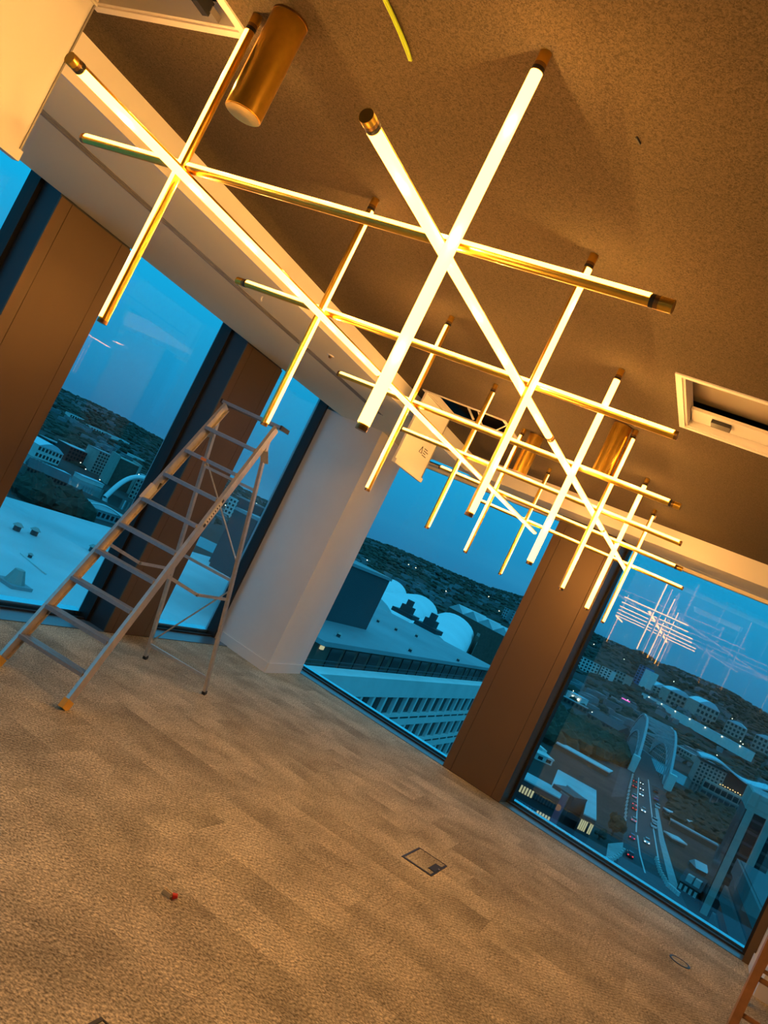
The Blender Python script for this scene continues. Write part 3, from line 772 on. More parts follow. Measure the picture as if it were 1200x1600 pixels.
# ---- generic building on a pixel base line
UNIT = MB().box((-.5, -.5, -.5), (.5, .5, .5))
UM = {}
def unit(m):
    if m not in UM: UM[m] = UNIT.mesh('unit_'+m, m)
    return UM[m]
def block(name, label, a, b, hpx, depth, m, roof='roofdark', win=None, wm='wglass', group=None, z0=None, cat='building', pitched=False, arch=False):
    A = gt(*a) if z0 is None else onz(*a, z0)
    ra = math.hypot(A.x, A.y); B = rng(*b, ra)
    if EYE.z-B.z > 1:
        Bz = onz(b[0], b[1], A.z) if ray(*b).z < -.001 else B
        rb = math.hypot(Bz.x, Bz.y); rb = min(max(rb, ra*.82), ra*1.22); B = rng(*b, rb)
    A = Vector((A.x, A.y, A.z)); u = Vector((B.x-A.x, B.y-A.y, 0)); w = u.length; u.normalize()
    nrm = Vector((-u.y, u.x, 0));
    if nrm.dot(Vector((A.x, A.y, 0))) < 0: nrm = -nrm
    zt = up_z(a, hpx, ra); z = A.z-(4 if z0 is None else 0)
    t = thing(name, label, cat, A, group)
    c = [A, A+u*w, A+u*w+nrm*depth, A+nrm*depth]
    part('wall', MB().prism([q[:2] for q in c], z, zt), m, t)
    H = zt-A.z
    if pitched:
        rg = MB(); hr = depth*.32; M1, M2 = A+nrm*depth/2, A+u*w+nrm*depth/2
        o = .4
        vs_ = [(*(c[0]-nrm*o-u*o)[:2], zt), (*(c[1]-nrm*o+u*o)[:2], zt), (*(c[2]+nrm*o+u*o)[:2], zt), (*(c[3]+nrm*o-u*o)[:2], zt), (*(M1-u*o)[:2], zt+hr), (*(M2+u*o)[:2], zt+hr)]
        rg.add(vs_, [(0,1,5,4),(2,3,4,5),(1,2,5),(3,0,4),(3,2,1,0)]); part('roof', rg, roof, t)
    elif arch:
        rg = MB(); k = 10; hr = w*.16; vs_ = []
        for e_ in (A-nrm*.5, A+nrm*(depth+.5)):
            for i_ in range(k+1):
                q = e_+u*(w*i_/k); vs_.append((q.x, q.y, zt+hr*math.sin(math.pi*i_/k)))
        vs_ += [(v[0], v[1], zt-.3) for v in (vs_[0], vs_[k], vs_[k+1], vs_[2*k+1])]
        b_ = 2*(k+1)
        fs_ = [(i_, i_+1, k+2+i_, k+1+i_) for i_ in range(k)]+[tuple([b_, b_+1]+list(range(k, -1, -1))), tuple([b_+3, b_+2]+list(range(k+1, 2*k+2))), (b_, 0, k+1, b_+2), (b_+1, b_+3, 2*k+1, k)]
        rg.add(vs_, fs_); part('roof', rg, roof, t)
    else:
        o = .25
        part('roof', MB().prism([(q+(-u if i_ in (0, 3) else u)*o+(-nrm if i_ < 2 else nrm)*o)[:2] for i_, q in enumerate(c)], zt, zt+.5), roof, t)
    if win:
        nc, nr = win; th = math.atan2(u.y, u.x)
        for i_ in range(nc):
            for j_ in range(nr):
                q = A+u*(w*(i_+.5)/nc)-nrm*.05
                inst('window', unit(wm), t, (q.x, q.y, A.z+H*(j_+.55)/nr), (0, 0, th), (w/nc*.55, .3, H/nr*.55))
    return t, A, u, nrm, w, zt

# ---- the apartment and tower blocks on the far bank (right-hand window)
block('apartment_block', 'wide white apartment block on the far hillside beside the bronze column', (899, 1043), (930, 1058), 20, 14, 'conc', 'roofgrey', (6, 4))
block('apartment_block', 'narrow pale apartment block next to the wide white one', (934, 1056), (950, 1064), 17, 14, 'conc', 'roofgrey', (3, 4))
block('apartment_block', 'stepped pale apartment block left of the slim tower', (953, 1060), (972, 1070), 17, 14, 'stone', 'roofdark', (4, 3))
t, A, u, nn, w, zt = block('tower_block', 'slim tower block with one dark blue half and one white half', (988, 1064), (998, 1069), 29, 16, 'bluep', 'roofdark', (2, 7))
part('white_wing', MB().prism([(A+u*w)[:2], (A+u*w*1.9)[:2], (A+u*w*1.9+nn*14)[:2], (A+u*w+nn*14)[:2]], A.z-4, zt-3), 'conc', t)
for i_, (a, b, h, lab) in enumerate([((1016, 1083), (1046, 1097), 14, 'long pale block with a curved roof just right of the tower'),
        ((1038, 1098), (1072, 1114), 22, 'curved-roof block above the bright lamp-lit terrace'),
        ((1082, 1121), (1114, 1136), 26, 'tall curved-roof block halfway along the far bank'),
        ((1128, 1143), (1158, 1158), 20, 'low curved-roof block near the right edge of the window'),
        ((1172, 1167), (1206, 1184), 22, 'curved-roof block cut off by the right edge')]):
    block('apartment_block', lab, a, b, h, 22, 'stone', 'cyanroof', (5, 3), arch=True, group='curved-roof blocks on the far bank')
t, A, u, nn, w, zt = block('terrace_block', 'long low bright terrace with lamps along the far bank', (1000, 1090), (1165, 1181), 8, 10, 'conc', 'cyanroof')
for i_ in range(7):
    q = A+u*(w*(i_+.6)/7)-nn*1.0; inst('lamp', unit('strlamp'), t, (q.x, q.y, zt-.6), None, (1.0, 1.0, 1.0))
t, A, u, nn, w, zt = block('lit_house', 'small blue-lit house with two bright lamps by the bronze column', (883, 1088), (905, 1100), 10, 14, 'conc', 'cyanroof')
for f in (.45, .85):
    q = A+u*w*f-nn*.8; inst('lamp', unit('strlamp'), t, (q.x, q.y, A.z+3.2), None, (1.3, 1.3, 1.3))
block('shed', 'long low shed with a pale strip roof above the building site', (862, 1166), (948, 1214), 7, 12, 'brick', 'roofpale')
t, A, u, nn, w, zt = block('office_block', 'small white U-shaped building on bare ground', (836, 1186), (861, 1197), 9, 8, 'conc', 'conc', (2, 1))
for f in (0, .72):
    part('wing', MB().prism([(A+u*w*f+nn*8)[:2], (A+u*w*(f+.28)+nn*8)[:2], (A+u*w*(f+.28)+nn*24)[:2], (A+u*w*f+nn*24)[:2]], A.z-2, zt+1.5), 'conc', t)
block('warehouse', 'dark brick warehouse left of the bridge approach', (915, 1122), (962, 1150), 9, 16, 'brick', 'roofdark', (8, 1), pitched=True)
block('warehouse', 'dark low viaduct building by the tree belt', (866, 1090), (915, 1115), 8, 10, 'brick', 'roofgrey', (8, 1))
sg = block('shop', 'dark shop with a pink neon sign on the far road', (968, 1094), (984, 1102), 6, 8, 'slab', 'roofdark')
q = sg[1]+sg[2]*sg[4]*.5-sg[3]*.3; inst('neon_sign', unit('neon'), sg[0], (q.x, q.y, sg[5]-1), (0, 0, math.atan2(sg[2].y, sg[2].x)), (sg[4]*.8, .4, 1.3))
# tree belt on the river bank
wb_ = MB(); rnd = random.Random(21)
for _ in range(260):
    px = rnd.uniform(845, 968); py = 1092+(px-845)*.44+rnd.uniform(18, 66)*(1-(px-845)/500)
    p = gt(px, py); blob(wb_, p.x, p.y, p.z-1, rnd.uniform(3.5, 7), rnd.uniform(7, 12), rnd)
solo('tree_belt', wb_, 'leafb', tuple(gt(905, 1150)), 'brown autumn tree belt on the slope left of the bridge', 'trees', kind='stuff')
wb_ = MB()
for _ in range(170):
    px = rnd.uniform(1048, 1150); py = 1236+(px-1048)*.42+rnd.uniform(-6, 50)
    p = onz(px, py, GZ); blob(wb_, p.x, p.y, GZ-1, rnd.uniform(2.5, 5), rnd.uniform(3, 6), rnd)
solo('tree_belt', wb_, 'leafd', tuple(onz(1080, 1260, GZ)), 'dark green tree belt below the hotel arcade', 'trees', kind='stuff')
for (px, py, hp, lab) in ((955, 1306, 40, 'round dark tree at the left kerb of the bridge road'), (935, 1312, 22, 'small dark shrub beside the round roadside tree')):
    p = onz(px, py, GZ); r = math.hypot(p.x, p.y); H = up_z((px, py), hp, r)-GZ
    t = thing('street_tree', lab, 'tree', p, group='trees by the bridge road')
    part('trunk', MB().cyl((p.x, p.y, GZ), (p.x, p.y, GZ+H*.5), .35, 7), 'brick', t)
    cr = MB(); rn = random.Random(int(px))
    for _ in range(16):
        a_ = rn.uniform(0, 6.28); d_ = rn.uniform(0, H*.38); blob(cr, p.x+d_*math.cos(a_), p.y+d_*math.sin(a_), GZ+H*rn.uniform(.2, .55), H*.2, H*.38, rn)
    part('crown', cr, 'leafb', t)

# ---- road, pavements, bridge
def strip(name, label, cat, Lp, Rp, m, dz, kind='structure'):
    mb = MB(); vs_ = []
    for a, b in zip(Lp, Rp):
        for q in (a, b): p = onz(*q, GZ+dz); vs_.append(tuple(p))
    n_ = len(Lp)
    mb.add(vs_, [(2*i_, 2*i_+1, 2*i_+3, 2*i_+2) for i_ in range(n_-1)])
    return solo(name, mb, m, vs_[0], label, cat, kind=kind)
strip('road', 'dark grey road with queuing cars leading onto the bridge', 'road', [(945, 1420), (966, 1345), (977, 1290), (986, 1245), (994, 1213), (1003, 1180)], [(1075, 1420), (1037, 1345), (1026, 1290), (1020, 1245), (1017, 1213), (1017, 1184)], 'asphalt', .12)
strip('cross_road', 'dark road crossing below the far right window', 'road', [(905, 1335), (900, 1372)], [(1095, 1442), (1085, 1475)], 'asphalt', .08)
strip('pavement', 'pale paved footway along the right of the bridge road', 'pavement', [(1047, 1385), (1030, 1312), (1023, 1262)], [(1062, 1392), (1038, 1312), (1028, 1262)], 'paving', .2)
strip('pavement', 'pale paved corner by the roadside tree', 'pavement', [(950, 1318), (946, 1346)], [(974, 1316), (972, 1338)], 'paving', .2)
strip('plaza', 'dusky paved slope left of the bridge', 'pavement', [(955, 1245), (972, 1190)], [(976, 1245), (990, 1190)], 'asphalt', .1)
for lab, pts_ in (('long white lane line down the middle of the bridge road', [(994, 1300), (995.5, 1262), (996.5, 1240), (998, 1215)]),
                  ('white lane line splitting at the near junction', [(996, 1305), (1000, 1335), (1008, 1364)]),
                  ('white edge line on the right of the bridge road', [(1030, 1350), (1021, 1295), (1016, 1250), (1013, 1218)])):
    mb = MB()
    for a, b in zip(pts_[:-1], pts_[1:]): mb.bar(onz(*a, GZ+.2), onz(*b, GZ+.2), .5, .04)
    solo('lane_line', mb, 'line', tuple(onz(*pts_[0], GZ+.2)), lab, 'road marking')
# bollards along both kerbs
bm_ = MB().cyl((0, 0, 0), (0, 0, 1.3), .5, 8).mesh('bollard_row', 'conc')
def row(name, label, pts_, k, sz=1.0):
    t = thing(name, label, 'bollards', onz(*pts_[0], GZ))
    for i_ in range(k):
        f = i_/(k-1)*(len(pts_)-1); j_ = min(int(f), len(pts_)-2); f -= j_
        p = onz(pts_[j_][0]*(1-f)+pts_[j_+1][0]*f, pts_[j_][1]*(1-f)+pts_[j_+1][1]*f, GZ); inst('bollard', bm_, t, p, None, (sz, sz, sz))
row('kerb_bollards', 'curved row of pale bollards at the near right kerb', [(1024, 1345), (1030, 1365), (1042, 1386), (1058, 1400)], 16)
row('kerb_bollards', 'curved row of pale bollards by the roadside tree', [(945, 1346), (955, 1346), (965, 1340), (973, 1332)], 9)
row('parapet_posts', 'row of pale parapet posts on the left of the bridge road', [(975, 1290), (978, 1260), (983, 1232), (988, 1212)], 16, .9)
# bridge
N0 = onz(1013, 1217, GZ); cr_ = rng(1029, 1130, N0.length+95)
bx = Vector((cr_.x-N0.x, cr_.y-N0.y, 0)).normalized(); by = Vector((-bx.y, bx.x, 0)); BL, BW_ = 190.0, 9.3
br = thing('arch_bridge', 'green steel arch bridge with lattice trusses carrying the road', 'bridge', N0)
ZR = cr_.z-GZ
def bt_(t_, s, top):
    h = ZR*(1-(2*t_-1)**2) if top else (ZR-6)*(1-(2*t_-1)**2)-5
    if top: h += 7*abs(2*t_-1)
    return N0+bx*(BL*t_)+by*(s*BW_)+Vector((0, 0, h))
def member(name, p, q, w):
    d = q-p; o = inst(name, unit('steel'), br, (p+q)/2, d.to_track_quat('X', 'Z').to_euler(), (d.length, w, w)); return o
NS = 16
for s in (-1, 1):
    for i_ in range(NS):
        a, b = i_/NS, (i_+1)/NS
        member('top_chord', bt_(a, s, 1), bt_(b, s, 1), 1.5); member('bottom_chord', bt_(a, s, 0), bt_(b, s, 0), 1.2)
        member('post', bt_(a, s, 0), bt_(a, s, 1), .9); member('diagonal', bt_(a, s, 0), bt_(b, s, 1), .8)
        if bt_(a, s, 0).z > GZ+3: member('hanger', bt_(a, s, 0), Vector((*bt_(a, s, 0)[:2], GZ)), .25)
for i_ in range(1, NS):
    a, b = i_/NS, min(1, (i_+1)/NS)
    if bt_(a, 1, 0).z > GZ+5:
        member('cross_beam', bt_(a, -1, 1), bt_(a, 1, 1), .9); member('wind_brace', bt_(a, -1, 1), bt_(b, 1, 1), .8); member('wind_brace', bt_(a, 1, 1), bt_(b, -1, 1), .8)
        member('wind_brace', bt_(a, -1, 0), bt_(b, 1, 0), .4)
dk = MB()
a, b = N0-bx*20, N0+bx*(BL+150)
dk.prism([(a+by*8)[:2], (b+by*8)[:2], (b-by*8)[:2], (a-by*8)[:2]], GZ+.05, GZ+.16); part('deck', dk, 'asphalt', br)
for s in (-1, 1):
    q = N0+by*s*(BW_+1.2)-bx*4
    part('pier_tower', MB().prism([(q+bx*i_+by*j_)[:2] for i_, j_ in ((-3, -2), (3, -2), (3, 2), (-3, 2))], GZ, GZ+9), 'conc', br)
# cars
CARM = {}
def car_meshes(m):
    if m in CARM: return CARM[m]
    body = MB(); prof = [(-2.1, .35), (-2.1, .82), (-1.9, .92), (-1.5, .95), (1.0, .93), (2.0, .74), (2.15, .6), (2.15, .35)]
    body.add([(x, y, z) for y in (-.88, .88) for x, z in prof], [tuple(range(8)), tuple(range(15, 7, -1))]+[(i_, 8+i_, 8+(i_+1) % 8, (i_+1) % 8) for i_ in range(8)])
    cab = MB(); pr = [(-1.75, .94), (-1.25, 1.42), (.25, 1.44), (1.0, .93)]
    cab.add([(x, s*(.80 if z < 1 else .66), z) for s in (-1, 1) for x, z in pr], [(0,1,2,3), (7,6,5,4)]+[(i_, 4+i_, 4+(i_+1) % 4, (i_+1) % 4) for i_ in range(4)])
    rf = MB().box((-1.22, -.62, 1.43), (.22, .62, 1.47))
    wh = MB()
    for x in (-1.35, 1.35):
        for y in (-.80, .80): wh.cyl((x, y-.1, .32), (x, y+.1, .32), .32, 10)
    tl = MB().box((-2.16, -.8, .62), (-2.08, -.45, .85)).box((-2.16, .45, .62), (-2.08, .8, .85))
    hd = MB().box((2.08, -.78, .56), (2.2, -.42, .74)).box((2.08, .42, .56), (2.2, .78, .74))
    CARM[m] = (body.mesh('car_body_'+m, m), cab.mesh('car_cabin', 'wglass'), rf.mesh('car_roof_'+m, m), wh.mesh('car_wheels', 'tyre'), tl.mesh('car_tail', 'tail'), hd.mesh('car_head', 'headl'))
    return CARM[m]
road_dir = math.atan2(bx.y, bx.x)
def car(px, py, m, away, label, sc_=1.15, lit=True):
    p = onz(px, py, GZ+.13); ms = car_meshes(m)
    o = link('car', None, None, p); o.rotation_euler = (0, 0, road_dir+(0 if away else math.pi)); o.scale = (sc_,)*3
    ORG[o.name] = p; tag(o, label, 'car', 'cars on and beside the bridge road')
    for nm, me in zip(('body', 'cabin', 'roof', 'wheel_set', 'tail_light', 'head_light'), ms if lit else ms[:4]): link(nm, me, o)
car(983, 1338, 'carr', True, 'dark red car nearest the camera, at the road junction')
car(986, 1310, 'carblue', True, 'blue-grey car just behind the nearest red car')
car(1009, 1317, 'carw', False, 'silver car coming alone on the right lane near the junction')
car(989, 1283, 'carw', True, 'white car at the tail of the left queue')
car(990, 1265, 'carr', True, 'red car in the left queue between two pale ones')
car(990, 1258, 'carg', True, 'grey car ahead of the red car in the left queue')
car(990, 1246, 'carw', True, 'pale car halfway up the left queue')
car(1004, 1268, 'carw', False, 'white car alone on the right lane beside the queue')
car(990.5, 1230, 'carr', True, 'car with bright red tail lights nearest the bridge mouth')
car(991, 1222, 'carb', True, 'black car just entering the bridge')
car(1001, 1243, 'carw', False, 'white car with headlights, last of the oncoming group')
car(1001.5, 1234, 'carg', False, 'grey oncoming car with headlights in mid group')
car(1001.5, 1225, 'carb', False, 'dark oncoming car with headlights leaving the bridge')
for i_, (px, py, m, lab) in enumerate([(1020, 1293, 'carw', 'white parked car on the right footway, nearest of the row'), (1021, 1284, 'carw', 'white parked van-like car second in the right row'),
        (1026, 1262, 'carw', 'pale parked car in the middle of the right row'), (1024, 1250, 'carblue', 'blue parked car in the right row'), (1024, 1238, 'carb', 'black parked car nearest the bridge pier')]):
    car(px, py, m, True, lab, 1.25, False)

# ---- L-plan building with lit windows, below the bronze column
ZL = GZ+16
P_ = [onz(*q, ZL) for q in ((780, 1183), (862, 1227), (872, 1202), (932, 1235), (932, 1281), (912, 1271), (917, 1250), (886, 1226), (875, 1247), (780, 1196))]
lbk = thing('office_block', 'flat-roofed L-shaped building with lit windows beside the bronze column', 'building', Vector((P_[3].x, P_[3].y, GZ)))
part('wall', MB().prism([q[:2] for q in P_], GZ, ZL-.3), 'slab', lbk)
part('roof', MB().prism([q[:2] for q in P_], ZL-.3, ZL), 'roofpale', lbk)
base = [P_[9], P_[8]]; du = (P_[8]-P_[9]); wl2 = du.length; du.normalize(); nu = Vector((-du.y, du.x, 0))
if nu.dot(P_[8]) > 0: nu = -nu
th = math.atan2(du.y, du.x)
rn = random.Random(4)
for i_ in range(22):
    for j_ in range(3):
        q = P_[9]+du*(wl2*(i_+.5)/22)+nu*.1
        lit = (j_ == 0 and 7 < i_ < 16 and rn.random() < .8) or (j_ == 1 and 15 < i_ < 22 and rn.random() < .55)
        inst('window', unit('litwin' if lit else 'wglass'), lbk, (q.x, q.y, ZL-2.4-3.6*j_), (0, 0, th), (wl2/22*.6, .3, 1.7))
fwd = (P_[5]-P_[4]).normalized()
# dark projecting wing with the round-cornered screen
A = onz(886, 1229, ZL+1); B = onz(918, 1250, ZL+1); uu = (B-A); wv = uu.length; uu.normalize(); vv = Vector((-uu.y, uu.x, 0))
if vv.dot(A) > 0: vv = -vv
part('stair_core', MB().prism([A[:2], B[:2], (B+vv*7)[:2], (A+vv*7)[:2]], GZ, ZL+1), 'slab', lbk)
sc0 = A+uu*wv*.62+vv*7.15; th = math.atan2(uu.y, uu.x)
s_ = inst('screen_frame', unit('grey'), lbk, (sc0.x, sc0.y, ZL-4.2), (0, 0, th), (wv*.42, .25, 9.6))
s_ = inst('screen', unit('screen'), lbk, (sc0.x+vv.x*.1, sc0.y+vv.y*.1, ZL-4.2), (0, 0, th), (wv*.38, .3, 9.0))
dsc = MB(); c_ = sc0+vv*.3+Vector((0, 0, 0)); dsc.cyl((c_.x, c_.y, ZL-3.2), (c_.x+vv.x*.1, c_.y+vv.y*.1, ZL-3.2), wv*.13, 16); part('screen_disc', dsc, 'screen2', lbk)
q0, q1 = P_[5], P_[4]; du2 = (q1-q0); w2 = du2.length; du2.normalize(); n2 = Vector((-du2.y, du2.x, 0))
if n2.dot(q0) > 0: n2 = -n2
for i_ in range(7):
    for j_ in range(2):
        q = q0+du2*(w2*(i_+.5)/7)+n2*.1
        inst('window', unit('litwin' if j_ == 0 and i_ not in (4,) else 'wglass'), lbk, (q.x, q.y, ZL-2.6-5*j_), (0, 0, math.atan2(du2.y, du2.x)), (w2/7*.6, .3, 2.4))

# ---- hotel with the sweeping bright roof
t, A, u, nn, w, zt = block('hotel', 'cream hotel with square windows and sweeping bright curved roof', (1080, 1220), (1121, 1241), 35, 26, 'stone', 'roofdark', (7, 6))
r0 = math.hypot(A.x, A.y)
gA, gB = A+u*w*1.0, A+u*w*2.3
part('glass_wing', MB().prism([(gA+nn*2)[:2], (gB+nn*2)[:2], (gB+nn*26)[:2], (gA+nn*26)[:2]], GZ, zt+1), 'wglass', t)
part('arcade', MB().prism([(A+u*w*.35-nn*9)[:2], (gB-nn*9)[:2], (gB+nn*2)[:2], (A+u*w*.35+nn*0)[:2]], GZ, GZ+6), 'stone', t)
for i_ in range(9):
    q = (A+u*w*.35).lerp(gB, (i_+.5)/9)-nn*9.1; inst('arcade_opening', unit('wglass'), t, (q.x, q.y, GZ+3), (0, 0, math.atan2(u.y, u.x)), (3.3, .4, 3.6))
rf = MB(); k = 16; vs_ = []
for e_ in (-2, 30):
    for i_ in range(k+1):
        q = A+u*(w*(-.05+2.7*i_/k))+nn*e_; vs_.append((q.x, q.y, zt+2.2+2.2*math.sin(i_/k*math.pi*2.2)))
vs_ += [(v[0], v[1], v[2]+1.0) for v in vs_]
fs_ = [(i_, i_+1, k+2+i_, k+1+i_) for i_ in range(k)]; n_ = 2*(k+1)
fs_ += [tuple(n_+x for x in f[::-1]) for f in fs_[:k]]
fs_ += [(i_, n_+i_, n_+i_+1, i_+1) for i_ in range(k)]+[(k+1+i_, k+2+i_, n_+k+2+i_, n_+k+1+i_) for i_ in range(k)]
fs_ += [(0, k+1, n_+k+1, n_), (k, n_+k, n_+2*k+1, 2*k+1)]
rf.add(vs_, fs_); part('curved_roof', rf, 'cyanroof', t, True)
for i_ in range(16):
    q = (A+u*w*.9).lerp(gB, i_/15)-nn*5; inst('string_light', unit('string'), t, (q.x, q.y, GZ+7.2+.4*(i_ % 2)), None, (1.3, .7, .6))

# ---- near tower with pale vertical fins (right edge)
q = onz(1092, 1424, GZ); rT = math.hypot(q.x, q.y); zT = rng(1174, 1236, rT).z
ft = thing('fin_tower', 'dark glass tower with tall pale vertical fins at the right edge', 'building', q)
xT, yT = q.x, q.y
part('glass_body', MB().box((xT+.8, yT-34, GZ), (xT+26, yT, zT-1)), 'wglass', ft)
part('parapet', MB().box((xT-.2, yT-34.2, zT-5.0), (xT+26, yT+.2, zT)), 'stone', ft)
part('roof', MB().box((xT+.4, yT-25.6, zT), (xT+25.6, yT-.2, zT+.15)), 'roofgrey', ft)
for i_ in range(7):
    y0 = yT-1.2-5.2*i_
    part('fin', MB().box((xT-.6, y0-.95, GZ), (xT+.8, y0+.95, zT-4.9)), 'stone', ft)
fm = MB().box((0, -1.65, -.35), (.3, 1.65, .35)).mesh('spandrel', 'slab')
for i_ in range(6):
    for j_ in range(10):
        inst('spandrel', fm, ft, (xT+.55, yT-1.2-5.2*(i_+.5), zT-7-3.3*j_))
for (i_, j_) in ((1, 5), (2, 6)):
    inst('lit_window', unit('litwin'), ft, (xT+.6, yT-1.2-5.2*(i_+.5)+.4, zT-8.6-3.3*j_), None, (.2, 1.2, .7))
# ---- banded building close by, running away along the road direction
sb = thing('banded_block', 'nearby block with pale and dark horizontal bands at the lower right corner', 'building', (80, -12, GZ))
def yb(x): return -12.0+.05*(x-95)
def band(x0, x1, z0, z1, out, m, nm): part(nm, MB().prism([(x0, yb(x0)+out), (x1, yb(x1)+out), (x1, yb(x1)-14), (x0, yb(x0)-14)], z0, z1), m, sb)
band(30, 112, GZ, -13.5, 0, 'wglass', 'glass_body')
for k in range(11): band(29.5, 112.5, -15.2-3.5*k, -13.4-3.5*k, .35, 'stonedark', 'band')
part('roof', MB().prism([(30, yb(30)), (112, yb(112)), (112, yb(112)-14), (30, yb(30)-14)], -13.5, -13.3), 'slab', sb)
# ---- old houses with white dormers at the foot of the fin tower
t, A, u, nn, w, zt = block('old_house', 'old dark-roofed house with white dormers below the fin tower', (1056, 1390), (1086, 1409), 16, 10, 'redbrick', 'roofdark', (4, 1), wm='conc', z0=GZ, pitched=True)
for f in (.35, .75):
    q = A+u*w*f+nn*1.4
    part('dormer', MB().prism([(q+u*i_+nn*j_)[:2] for i_, j_ in ((-.9, -.8), (.9, -.8), (.9, 1.6), (-.9, 1.6))], zt, zt+2.6), 'conc', t)
t2_, A, u, nn, w, zt = block('old_house', 'pale-gabled cottage roof beside the dormer house', (1086, 1362), (1102, 1370), 6, 6, 'redbrick', 'roofpale', None, z0=GZ, pitched=True)
block('shed', 'long brick shed with a pale coping right of the bridge road', (1045, 1290), (1118, 1330), 8, 4, 'brick', 'roofgrey', None, z0=GZ)
block('shed', 'small pale-roofed shed in the yard right of the bridge road', (1048, 1315), (1070, 1325), 5, 6, 'brick', 'roofpale', None, z0=GZ)
block('shed', 'dark brick viaduct wall right of the bridge road', (1040, 1275), (1085, 1297), 7, 5, 'redbrick', 'roofpale', None, z0=GZ)
block('office_block', 'teal-windowed quayside block between bridge and hotel', (1043, 1170), (1078, 1190), 11, 12, 'stone', 'roofgrey', (8, 2))

# ================================================================== OUTSIDE: NEIGHBOUR WITH WHITE FACADE (far left window)
FY = 24.0
mb_ = thing('civic_block', 'white concrete office block with deep window rows below the far window', 'building', (80, FY, GZ))
X0, X1 = 44.0, 119.0
CIV = [(60, FY+3.4), (X1, FY+3.4), (X1, 60), (102, 60), (60, 37)]
CIR = [(59, FY+2.6), (X1+.5, FY+2.6), (X1+.5, 60.5), (101, 60.5), (59, 37)]
part('core', MB().box((X0, FY+1.2, GZ), (X1, FY+3.5, -9.9)), 'slab', mb_)
part('lower_core', MB().prism(CIV, GZ, -9.9), 'slab', mb_)
part('parapet', MB().box((X0, FY, -10.65), (X1, FY+1.4, -8.85)), 'conc', mb_)
part('terrace', MB().box((X0, FY+1.4, -9.95), (X1, FY+3.4, -9.85)), 'conc', mb_)
pier = MB().add([(0, 0, 0), (.48, 0, 0), (.52, .45, 0), (-.04, .45, 0), (0, 0, 1.8), (.48, 0, 1.8), (.52, .45, 1.8), (-.04, .45, 1.8)], [(3,2,1,0),(4,5,6,7),(0,1,5,4),(1,2,6,5),(2,3,7,6),(3,0,4,7)]).mesh('facade_pier', 'conc')
vent = MB().box((0, 0, 0), (2.3, .06, .14)).mesh('facade_vent', 'blackp')
wpan = MB().box((0, 0, 0), (2.4, .08, 1.8)).mesh('facade_pane', 'wglass')
for fl_ in range(4):
    zt = -10.65-3.05*fl_
    part('spandrel', MB().box((X0, FY+.02, zt-3.05), (X1, FY+1.3, zt-1.8)), 'conc', mb_)
    for i_ in range(25):
        x = X0+3.0*i_
        inst('pier', pier, mb_, (x, FY+.05, zt-1.8)); inst('window', wpan, mb_, (x+.53, FY+.40, zt-1.8))
        if fl_ < 3: inst('vent', vent, mb_, (x+.4, FY-.03, zt-2.25))
part('lower_wall', MB().box((X0, FY+.02, GZ), (X1, FY+1.3, -22.85)), 'conc', mb_)
# set-back top storey and big grey roof
part('top_storey', MB().prism(CIV, -9.9, -7.6), 'brick', mb_)
for i_ in range(6, 24):
    inst('top_window', unit('wglass'), mb_, (X0+1.6+3.0*i_, FY+3.38, -8.8), None, (2.3 if i_ % 5 else 1.2, .14, 1.7))
part('roof', MB().prism(CIR, -7.6, -7.2), 'roofgrey', mb_)
inst('lit_lamp', unit('litwin'), mb_, tuple(ony(503, 1012, FY+3.2)), None, (.5, .2, .3))
part('railing', MB().box((X0, FY+.9, -8.2), (X1, FY+.95, -8.15)).box((X0, FY+.9, -8.5), (X1, FY+.95, -8.47)), 'slab', mb_)
rt = thing('plant_room', 'tall dark plant room block standing on the grey neighbouring roof', 'building', onz(500, 968, -7.2))
a, b = onz(497, 966, -7.2), onz(572, 984, -7.2); zt = up_z((497, 966), 96, math.hypot(a.x, a.y))
uu = Vector((b.x-a.x, b.y-a.y, 0)); vv = Vector((-uu.y, uu.x, 0)).normalized()
if vv.dot(a) < 0: vv = -vv
part('wall', MB().prism([(a-uu*.5)[:2], b[:2], (b+vv*10)[:2], (a-uu*.5+vv*10)[:2]], -7.2, zt), 'slab', rt)
part('coping', MB().prism([(a-uu*.5-vv*.2)[:2], (b-vv*.2)[:2], (b+vv*10.2)[:2], (a-uu*.5+vv*10.2)[:2]], zt, zt+.3), 'roofgrey', rt)
for (px, py, k, lab) in ((632, 962, 1.5, 'stepped dark chimney stack nearest the plant room on the grey roof'), (668, 984, 1.4, 'stepped dark chimney stack nearer the bronze column on the grey roof')):
    p = onz(px, py, -7.2); t = thing('roof_stack', lab, 'chimney', p, group='stepped stacks on the grey roof')
    part('base', MB().box((p.x-1.8, p.y-2.0, -7.2), (p.x+1.8, p.y+2.0, -6.5)), 'slab', t)
    part('shaft', MB().box((p.x-.9, p.y-1.0, -6.5), (p.x+.9, p.y+1.0, -5.4)), 'slab', t)
    part('cap', MB().box((p.x-.45, p.y-.5, -5.4), (p.x+.45, p.y+.5, -4.4)), 'slab', t)
RV = [(528, 995, 'left'), (640, 1018, 'mid'), (715, 1033, 'right'), (590, 972, 'back'), (618, 985, 'inner'), (650, 995, 'far')]
RL = ['small roof vent beside the plant room on the grey roof', 'small roof vent near the front edge of the grey roof', 'small roof vent near the right corner of the grey roof',
      'small roof vent behind the plant room corner', 'small roof vent in front of the nearer stack', 'small roof vent between the two stacks and the front edge']
